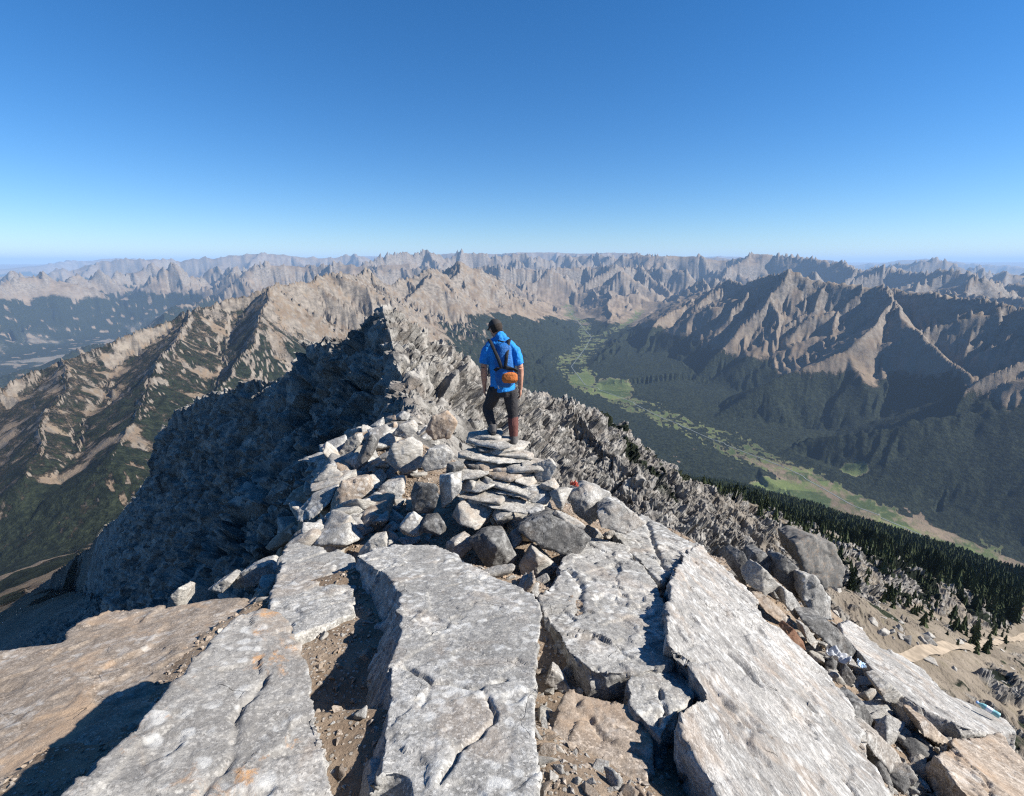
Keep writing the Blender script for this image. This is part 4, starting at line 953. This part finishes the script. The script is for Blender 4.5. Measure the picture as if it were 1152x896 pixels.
# ------------------------------------------------------------------ the hiker
YP = 6.45
def J(cx, cy, dy=0.0):            # a joint: position in the close view of the figure, dy metres further away
    return PY(500 + cx / 4.979, 340 + cy / 4.979, YP + dy)
class Shape:
    def __init__(s): s.V, s.F, s.n = [], [], 0
    def tube(s, pts, rad, n=14):
        pts = [np.asarray(p, float) for p in pts]; m = len(pts); rings = []
        for k in range(m):
            t = pts[min(k + 1, m - 1)] - pts[max(k - 1, 0)]; t /= np.linalg.norm(t)
            x = np.array([1.0, 0, 0]); x = x - t * (x @ t)
            if np.linalg.norm(x) < .2: x = np.array([0, 0, 1.0]) - t * t[2]
            x /= np.linalg.norm(x); y = np.cross(t, x)
            rx, ry = rad[k] if isinstance(rad[k], (tuple, list)) else (rad[k], rad[k])
            a = np.arange(n) * 2 * np.pi / n
            rings.append(pts[k] + np.cos(a)[:, None] * x * rx + np.sin(a)[:, None] * y * ry)
        V = np.concatenate([*rings, [pts[0]], [pts[-1]]]); F = []
        for k in range(m - 1):
            for i in range(n):
                j = (i + 1) % n; F.append((k * n + i, k * n + j, (k + 1) * n + j, (k + 1) * n + i))
        c0, c1 = m * n, m * n + 1
        for i in range(n):
            j = (i + 1) % n; F.append((c0, j, i)); F.append((c1, (m - 1) * n + i, (m - 1) * n + j))
        s.V.append(V); s.F += [tuple(i + s.n for i in q) for q in F]; s.n += len(V); return s
    def ball(s, c, r, n=14, R=None):
        r = np.array(r if isinstance(r, (tuple, list)) else (r, r, r), float); c = np.asarray(c, float)
        V, F = [], []
        for k in range(n + 1):
            p = math.pi * k / n
            for i in range(n * 2):
                a = math.pi * i / n; V.append((math.sin(p) * math.cos(a), math.sin(p) * math.sin(a), math.cos(p)))
        V = np.array(V) * r
        if R is not None: V = V @ R.T
        for k in range(n):
            for i in range(n * 2):
                j = (i + 1) % (n * 2); F.append((k * 2 * n + i, k * 2 * n + j, (k + 1) * 2 * n + j, (k + 1) * 2 * n + i))
        s.V.append(V + c); s.F += [tuple(i + s.n for i in q) for q in F]; s.n += len(V); return s
    def make(s, vox, sm): 
        v, f = remesh(np.concatenate(s.V), s.F, vox); return smooth(v, f, sm), f
    def cutmake(s, vox, sm, keep):
        v, f = s.make(vox, sm); k = keep(v); m = k[f].all(1); f = f[m]; u, inv = np.unique(f, return_inverse=True)
        return v[u], inv.reshape(f.shape)
P_ROOT = bpy.data.objects.new('person', None); COL.objects.link(P_ROOT)
tag(P_ROOT, 'person in bright blue shirt and dark trousers, standing on the cairn with head bowed', 'person')
LA, RA = J(270, 702, .0), J(388, 768, -.02); LK, RK = J(240, 594, .10), J(384, 634, .02)
LH, RH = J(288, 500, .0), J(366, 500, .0); PEL = J(327, 478, 0)
NECK, HEAD = J(312, 206, .02), J(286, 150, .06)
LS, RS = J(240, 246, .0), J(392, 250, -.02); LE, RE = J(220, 362, -.04), J(424, 366, -.05); LW, RW = J(224, 476, .05), J(425, 486, .04)
P_ROOT.location = (float((LA[0] + RA[0]) / 2), YP, float(RA[2]) - .09)
ORG = np.array(P_ROOT.location)
def piece(name, v, f, m, parent=P_ROOT, label=None):
    o = mesh_np(name, v - ORG, f, m, parent=parent)
    if label: o['label'] = label
    return o
skin = NT('skin'); _p = skin.n('ShaderNodeTexCoord').outputs['Object']
skin.l(skin.mix(skin.ramp(skin.noise(_p, 14, 4), .35, .65), (.36, .185, .125), (.47, .26, .18)), skin.b.inputs['Base Color'])
skin.b.inputs['Roughness'].default_value = .55; skin.b.inputs['Subsurface Weight'].default_value = .05; skin = skin.m
def fabric(name, col, rough_=.8, wr=.5, sc=18):
    n = NT(name); tc = n.n('ShaderNodeTexCoord').outputs['Object']
    c = n.mix(n.ramp(n.noise(tc, 9, 4), .3, .7), tuple(x * .86 for x in col), tuple(min(1, x * 1.12) for x in col))
    n.l(c, n.b.inputs['Base Color']); n.b.inputs['Roughness'].default_value = rough_
    b = n.bump(n.noise(tc, sc, 4, .6, 1.0), wr, .03); b = n.bump(n.noise(tc, 400, 2), .15, .002, b); n.l(b, n.b.inputs['Normal']); return n.m
M_SHIRT = fabric('blue_shirt', (.015, .20, .56), .75, .6); M_TROUS = fabric('charcoal_trousers', (.030, .028, .030), .8, .6)
M_GAIT = fabric('maroon_cloth', (.115, .045, .038), .85, .4); M_BLACK = fabric('black_webbing', (.012, .013, .016), .7, .2, 60)
M_PACK = fabric('deep_blue_nylon', (.014, .10, .30), .6, .5, 25); M_ORANGE = fabric('orange_nylon', (.42, .125, .03), .7, .4, 30)
M_CAP = fabric('dark_grey_cap', (.035, .032, .032), .85, .2); M_HAIR = fabric('dark_hair', (.028, .020, .015), .7, .6, 90); M_SHOE = fabric('grey_boot', (.085, .080, .078), .8, .3, 50)
M_SOLE = fabric('black_rubber', (.02, .02, .02), .8, .2); M_EYE = flat_mat('eye', (.55, .53, .5), .2, bumpy=0)
# head: turned to the left and bowed
HR = np.array(Euler((math.radians(-26), math.radians(-6), math.radians(32))).to_matrix())       # local +Y is the face
def hp(x, y, z): return HEAD + HR @ np.array([x, y, z])
def lerp(a, b, t): return a + (b - a) * t
b = Shape()
b.ball(hp(0, -.012, .020), (.076, .096, .098), R=HR).ball(hp(0, .030, -.045), (.058, .066, .072), R=HR).ball(hp(0, .082, -.085), (.030, .024, .026), R=HR)
b.tube([hp(0, .088, .012), hp(0, .112, -.022), hp(0, .100, -.034)], [.010, .016, .010])                     # nose
b.tube([hp(-.024, .086, -.056), hp(0, .096, -.055), hp(.024, .086, -.056)], [.006, .009, .006]).tube([hp(-.020, .084, -.066), hp(0, .094, -.067), hp(.020, .084, -.066)], [.006, .010, .006])
for sx in (-1, 1):
    b.ball(hp(sx * .078, -.008, -.008), (.010, .022, .033), 8, HR).tube([hp(sx * .012, .090, .030), hp(sx * .050, .078, .030)], [.010, .008])
b.tube([NECK - (0, 0, .06), NECK, lerp(NECK, HEAD, .45), hp(0, -.02, -.05)], [.075, .062, .056, .058])
MID = J(322, 345, -.01)
b.tube([PEL - (0, 0, .06), PEL, lerp(PEL, MID, .5), MID, J(316, 275, 0), NECK - (0, 0, .03)], [(.15, .10), (.155, .11), (.145, .10), (.155, .105), (.15, .095), (.06, .055)], 20)
b.tube([LS + (.06, 0, -.03), LS + (.03, 0, -.03), lerp(LS, LE, .5), LE], [.045, .048, .052, .043]).tube([RS - (.06, 0, .03), RS - (.03, 0, .03), lerp(RS, RE, .5), RE], [.045, .048, .052, .043])
for E_, W_ in ((LE, LW), (RE, RW)): b.tube([E_, lerp(E_, W_, .3), lerp(E_, W_, .75), W_], [.043, .046, .035, .027])
for H_, K_, A_ in ((LH, LK, LA), (RH, RK, RA)):
    b.tube([H_, lerp(H_, K_, .4), K_], [.088, .078, .055]).tube([K_, lerp(K_, A_, .35) - (0, .015, 0), A_], [.055, .053, .036])
def hand(W_, dirn, side):
    d = dirn / np.linalg.norm(dirn); fw = np.array([0, 1.0, 0]); fw -= d * (fw @ d); fw /= np.linalg.norm(fw); nrm = np.cross(d, fw)      # palm faces the thigh
    inn = nrm if (nrm[0] * side) < 0 else -nrm
    b.tube([W_, W_ + d * .03, W_ + d * .085], [(.022, .026), (.019, .036), (.016, .041)])
    for k, (o_, ln) in enumerate(((.030, .072), (.010, .080), (-.010, .075), (-.029, .058))):
        q = W_ + d * .080 + fw * o_
        b.tube([q - d * .02, q + d * ln * .45 + inn * .006, q + d * ln * .8 + inn * .024, q + d * ln * .95 + inn * .042], [.0095, .009, .0082, .0065], 8)
    q = W_ + d * .028 + fw * .030
    b.tube([q, q + d * .03 + fw * .022 + inn * .012, q + d * .062 + fw * .026 + inn * .022], [.013, .011, .008], 8)
hand(LW, lerp(LW - LE, np.array([0, .12, -1.0]) * .3, .5), -1); hand(RW, lerp(RW - RE, np.array([0, .10, -1.0]) * .3, .5), 1)
v, f = b.make(.0048, 2)
body = piece('body', v, f, skin)
for sx in (-1, 1):
    e = Shape().ball(hp(sx * .031, .080, .010), .0125, 8); piece('eye', np.concatenate(e.V), np.array(e.F), M_EYE)
# hair and cap
h = Shape().ball(hp(0, -.026, .014), (.083, .096, .100), R=HR).make(.006, 2)
hv, hf = h; loc = (hv - HEAD) @ HR; k = (loc[:, 1] < .02 - .5 * (loc[:, 2] < 0) * .06) & (loc[:, 2] > -.062); m = k[hf].all(1)
piece('hair', hv, hf[m], M_HAIR)
c = Shape().ball(hp(0, -.014, .032), (.089, .107, .095), R=HR); cv, cf = c.make(.006, 2); loc = (cv - HEAD) @ HR; m = (loc[:, 2] > .030)[cf].all(1)
cap = piece('cap', cv, cf[m], M_CAP)
br = Shape(); 
for k in range(9):
    a = math.radians(-52 + 13 * k); br.tube([hp(math.sin(a) * .078, math.cos(a) * .085, .040), hp(math.sin(a) * .098, math.cos(a) * .115 + .045, .026)], [.006, .004], 8)
bv, bf = br.make(.005, 2); piece('brim', bv, bf, M_CAP, cap)
# shirt
s_ = Shape()
s_.tube([J(330, 496, -.005), J(328, 470, 0), lerp(PEL, MID, .5), MID, J(317, 275, 0), J(315, 228, .01), NECK + (0, 0, .01)], [(.168, .128), (.164, .125), (.156, .118), (.174, .125), (.186, .122), (.142, .10), (.068, .066)], 22)
for S_, E_, sx in ((LS, LE, 1), (RS, RE, -1)):
    s_.tube([S_ + (sx * .10, 0, -.02), S_ + (sx * .022, 0, -.016), lerp(S_, E_, .22), lerp(S_, E_, .5), lerp(S_, E_, .86)], [.055, .064, .064, .064, .066]).tube([NECK + (0, 0, -.005), lerp(NECK, S_, .5) + (0, 0, .0), S_ + (sx * .02, 0, -.01)], [.070, .066, .062])
s_.tube([NECK - (0, 0, .02), NECK + (0, 0, .03), lerp(NECK, HEAD, .42)], [.090, .076, .068])
v, f = s_.make(.008, 3)
q = v.astype(f32); v = v + vnormals(v, f) * (.020 * fbm3(q * (9, 9, 4.5), 3, 3) + .012 * np.abs(fbm3(q * 15, 2, 9)))[:, None]
piece('shirt', v, f, M_SHIRT)
# trousers, boots
t_ = Shape().tube([PEL + (0, 0, .03), PEL - (0, 0, .03), lerp(LH, RH, .5) - (0, 0, .06)], [(.165, .122), (.172, .13), (.13, .11)], 20)
for H_, K_, A_ in ((LH, LK, LA), (RH, RK, RA)):
    t_.tube([H_ + (0, 0, .03), lerp(H_, K_, .35), K_], [.102, .092, .070]).tube([K_, lerp(K_, A_, .4) - (0, .015, 0), lerp(K_, A_, .88)], [.070, .066, .052])
v, f = t_.make(.008, 3); q = v.astype(f32); v = v + vnormals(v, f) * (.009 * fbm3(q * (10, 10, 6), 3, 5) + .006 * np.abs(fbm3(q * 18, 2, 19)))[:, None]
tr = piece('trousers', v, f, M_TROUS)
g = Shape().tube([lerp(RK, RA, .06), lerp(RK, RA, .4) - (0, .015, 0), lerp(RK, RA, .9)], [.073, .071, .058]).make(.008, 2); piece('lower_leg_panel', *g, M_GAIT, tr, 'maroon lower panel of the right trouser leg')
def boot(A_, ang):
    c_, s__ = math.cos(ang), math.sin(ang)
    def q(x, y, z): return A_ + np.array([x * c_ - y * s__, x * s__ + y * c_, z])
    u = Shape().tube([q(0, -.005, .05), q(0, -.01, .0), q(0, -.015, -.05)], [.056, .056, .054]).tube([q(0, -.055, -.055), q(0, .0, -.050), q(0, .09, -.060), q(0, .165, -.068), q(0, .19, -.070)], [(.036, .030), (.046, .040), (.050, .034), (.044, .026), (.024, .016)])
    o = piece('boot', *u.make(.006, 2), M_SHOE)
    w = Shape()
    for z in (-.080, -.092): w.tube([q(0, -.088, z), q(0, -.06, z), q(0, .05, z), q(0, .14, z), q(0, .195, z)], [(.020, .012), (.043, .013), (.047, .013), (.048, .013), (.022, .010)])
    piece('sole', *w.make(.006, 1), M_SOLE, o)
boot(LA, .25); boot(RA, -.12)
# backpack: a thing of its own
BP = bpy.data.objects.new('backpack', None); COL.objects.link(BP); BP.location = P_ROOT.location
tag(BP, 'slim deep blue backpack with black straps and an orange pocket on the hiker\'s back', 'backpack')
def pp_(cx, cy, back): return J(cx, cy, -back)
k_ = Shape().tube([pp_(330, 236, .130), pp_(330, 250, .165), pp_(332, 330, .195), pp_(338, 420, .205), pp_(340, 456, .19), pp_(340, 468, .16)], [(.060, .03), (.098, .055), (.118, .070), (.125, .085), (.118, .075), (.08, .04)], 18)
v, f = k_.make(.008, 3); q = v.astype(f32); v = v + vnormals(v, f) * (.008 * fbm3(q * 11, 3, 25))[:, None]
pack = piece('pack_body', v, f, M_PACK, BP)
o_ = Shape().tube([pp_(366, 396, .255), pp_(366, 404, .275), pp_(366, 436, .285), pp_(366, 450, .265)], [(.075, .02), (.098, .028), (.104, .034), (.085, .025)], 16)
v, f = o_.make(.007, 3); v = v + vnormals(v, f) * (.006 * fbm3(v.astype(f32) * 14, 2, 27))[:, None]
piece('pocket', v, f, M_ORANGE, BP)
st = Shape().tube([pp_(282, 384, .235), pp_(300, 372, .268), pp_(345, 368, .283), pp_(392, 378, .262), pp_(408, 388, .235)], [(.030, .012)] * 5, 10); piece('top_flap', *st.make(.006, 2), M_BLACK, BP)
for pts in ([(322, 372, .272), (302, 320, .262), (276, 262, .195), (258, 222, .115), (250, 210, .02), (252, 222, -.09), (262, 280, -.145), (272, 360, -.135), (280, 420, -.06)],
            [(340, 368, .276), (348, 310, .265), (354, 255, .190), (362, 218, .105), (366, 208, .02), (364, 222, -.09), (362, 280, -.145), (364, 360, -.135), (366, 420, -.06)]):
    w = Shape().tube([pp_(*p) for p in pts], [(.024, .010)] * len(pts), 10); piece('strap', *w.make(.006, 2), M_BLACK, BP)
w = Shape().tube([pp_(300, 216, .13), pp_(330, 224, .155), pp_(356, 214, .13)], [.012] * 3, 8); piece('haul_loop', *w.make(.005, 1), M_BLACK, BP)
w = Shape().tube([pp_(300, 452, .225), pp_(300, 470, .20), pp_(306, 486, .17)], [.006] * 3, 8); piece('cord', *w.make(.004, 1), flat_mat('pale_cord', (.6, .62, .62), .7), BP)
# ------------------------------------------------------------------ conifers on the right flank, track, river
def tree_mesh(rng, layers, spikes, lo=False):
    V, F, o0 = [], [], 0; fm = []
    n = 5 if lo else 7; a = np.arange(n) * 2 * np.pi / n
    tr = np.concatenate([np.stack([.022 * np.cos(a), .022 * np.sin(a), np.zeros(n)], -1), [[0, 0, .9]]])
    V.append(tr); F += [(i, (i + 1) % n, n) for i in range(n)]; fm += [1] * n; o0 = n + 1
    for k in range(layers):
        z = .10 + .84 * (k / layers) ** .92; r = .19 * (1 - (k / layers)) ** .85 * rng.uniform(.8, 1.15) + .012; h = .84 / layers * rng.uniform(1.5, 2.1)
        m = spikes; ph = rng.uniform(0, 6.28); ring = []
        for i in range(m):
            aa = ph + 2 * np.pi * i / m; ri = r * (rng.uniform(.85, 1.2) if i % 2 == 0 else rng.uniform(.35, .6))
            ring.append((ri * math.cos(aa), ri * math.sin(aa), z - (.03 if i % 2 == 0 else 0) * rng.uniform(.4, 1.3)))
        V.append(np.array(ring + [(rng.normal() * .006, rng.normal() * .006, min(1.0, z + h)), (0, 0, z + .01)]))
        for i in range(m):
            j = (i + 1) % m; F.append((o0 + i, o0 + j, o0 + m)); F.append((o0 + j, o0 + i, o0 + m + 1)); fm += [0, 0]
        o0 += m + 2
    return np.concatenate(V), np.array(F), np.array(fm)
nt = NT('conifer_needles'); ps = nt.n('ShaderNodeNewGeometry').outputs['Position']
nt.l(nt.mix(nt.ramp(nt.noise(ps, .12, 4), .35, .65), (.018, .027, .012), (.062, .076, .034)), nt.b.inputs['Base Color']); nt.b.inputs['Roughness'].default_value = .9; nt.b.inputs['Specular IOR Level'].default_value = .1
M_NEEDLE = nt.m; M_BARK = flat_mat('bark', (.085, .062, .045), .95, .1, .3, 8)
TRNG = np.random.default_rng(5)
n = 90000; rt = 170 * (2500 / 170) ** TRNG.uniform(size=n) ** .75; tt = np.radians(TRNG.uniform(6, 50, n))
tx, ty = rt * np.sin(tt), rt * np.cos(tt)
def sample(A, x, y):
    r = np.hypot(x, y); t = np.arctan2(x, y)
    return A[np.clip(np.searchsorted(rr, r), 0, NR - 1), np.clip(np.searchsorted(th, t), 0, NT_ - 1)]
fo = sample(COVER[..., 0], tx, ty); tz = Hs(tx, ty)
p = np.where(rt < 430 + 260 * (sample(nB, tx, ty) + .6 * sample(nC, tx, ty)), .11 + .7 * sstep(.45, .75, fo), sstep(.40, .65, fo) * (.04 + .96 * sstep(-.22, .06, sample(nB, tx, ty) + .8 * sample(nC, tx, ty) + .25 * sstep(700, 1300, rt)))) * np.where(rt < 300, .4, 1)
keep = (TRNG.uniform(size=n) < p) & (tz < -75) & (tz > -1160) & (sample(SLP, tx, ty) < 1.0)
tx, ty, tz, rt = tx[keep], ty[keep], tz[keep], rt[keep]
hgt = (4.5 + 13 * TRNG.uniform(size=len(tx)) ** 1.3) * np.where(rt < 330, TRNG.uniform(.14, .5, len(tx)), 1) * np.where(rt > 1000, 1.15, 1)
d3 = np.sqrt(tx ** 2 + ty ** 2 + tz ** 2)
# the ones that show largest stand alone: in the frame and not behind the crest
yc = ty * cT - tz * sT; xu = CU + FPX * tx / yc; yv = CV - FPX * (ty * sT + tz * cT) / yc
infr = (xu > 5) & (xu < 1150) & (yv > 0) & (yv < 893)
order = np.argsort(-(hgt / d3) * infr); single = []
for k in order[:3000]:
    if not infr[k]: break
    tip = np.array([tx[k], ty[k], tz[k] + hgt[k] * .8]); ss = np.linspace(.002, .985, 260)
    if (Hs(tip[0] * ss, tip[1] * ss) < tip[2] * ss).all():
        r_ = BVH.ray_cast(Vector((0, 0, 0)), Vector(tip).normalized(), float(np.linalg.norm(tip)))
        if r_[0] is None: single.append(k)
    if len(single) >= 290: break
TM = []
for k in range(5):
    V, F, fm = tree_mesh(np.random.default_rng(60 + k), 9, 14); o = mesh_np('conifer_tree', V, F, [M_NEEDLE, M_BARK], smooth=False, fm=fm); TM.append(o.data); bpy.data.objects.remove(o)
for i, k in enumerate(single):
    o = bpy.data.objects.new('conifer_tree', TM[i % 5]); COL.objects.link(o); o.location = (tx[k], ty[k], tz[k] - .2)
    o.scale = (hgt[k] * TRNG.uniform(.9, 1.3),) * 2 + (hgt[k],); o.rotation_euler = (0, 0, TRNG.uniform(0, 6.28))
    tag(o, 'dark green conifer on the slope at the right below the summit', 'tree', 'conifers on the slope below the summit')
rest = np.setdiff1d(np.arange(len(tx)), np.array(single, int))
LOW = [tree_mesh(np.random.default_rng(80 + k), 3, 8, True) for k in range(4)]
Vs, Fs, Ms, o0 = [], [], [], 0
for q in range(4):
    ii = rest[q::4]; V, F, fm = LOW[q]; m = len(ii); a = TRNG.uniform(0, 6.28, m); hh = hgt[ii]; ww = hh * TRNG.uniform(.95, 1.5, m)
    c, s = np.cos(a) * ww, np.sin(a) * ww
    W_ = np.stack([V[None, :, 0] * c[:, None] - V[None, :, 1] * s[:, None] + tx[ii, None], V[None, :, 0] * s[:, None] + V[None, :, 1] * c[:, None] + ty[ii, None], V[None, :, 2] * hh[:, None] + tz[ii, None] - .3], -1)
    Vs.append(W_.reshape(-1, 3)); Fs.append((F[None] + (np.arange(m) * len(V))[:, None, None] + o0).reshape(-1, 3)); Ms.append(np.tile(fm, m)); o0 += m * len(V)
fo_ = mesh_np('forest', np.concatenate(Vs), np.concatenate(Fs), [M_NEEDLE, M_BARK], smooth=False, fm=np.concatenate(Ms))
tag(fo_, 'dense dark conifer forest covering the slope down to the valley', None, None, 'stuff')
print('TREES', len(tx), len(single))
def ribbon(name, pts, width, mat, lift):
    """a strip laid on the terrain along plan points"""
    pts = np.array(pts); out = []
    for a, b_ in zip(pts[:-1], pts[1:]):
        m = max(2, int(np.linalg.norm(b_ - a) / (width * 1.5))); out += [a + (b_ - a) * k / m for k in range(m)]
    out.append(pts[-1]); out = np.array(out)
    for _ in range(6): out[1:-1] = (out[:-2] + 2 * out[1:-1] + out[2:]) / 4
    t = np.gradient(out, axis=0); t /= np.linalg.norm(t, axis=1, keepdims=True); nn = np.stack([-t[:, 1], t[:, 0]], -1)
    wv = width / 2 * (1 + .25 * noise2(np.arange(len(out)) * .21, np.zeros(len(out)), 5))[:, None]
    A, B = out + nn * wv, out - nn * wv; V = []
    for q in (A, B): V.append(np.stack([q[:, 0], q[:, 1], np.maximum(Hs(q[:, 0], q[:, 1]), Hs(out[:, 0], out[:, 1])) + lift], -1))
    m = len(out); i = np.arange(m - 1); o = mesh_np(name, np.concatenate(V), np.stack([i, i + m, i + m + 1, i + 1], -1), mat); o['kind'] = 'structure'; return o
ribbon('path', PATH, 2.8, flat_mat('dirt_track', (.27, .22, .165), .95, .05, .25, .4), .35)
M_RIV = flat_mat('pale_river', (.15, .165, .155), .5, .4, .2, .02, 0)
ribbon('river', [q[:2] + 30 * np.array([math.sin(i * 2.1), math.cos(i * 1.7)]) for i, q in enumerate(VALS[0][0] + VALS[1][0][1:])], 6, M_RIV, 1.0)
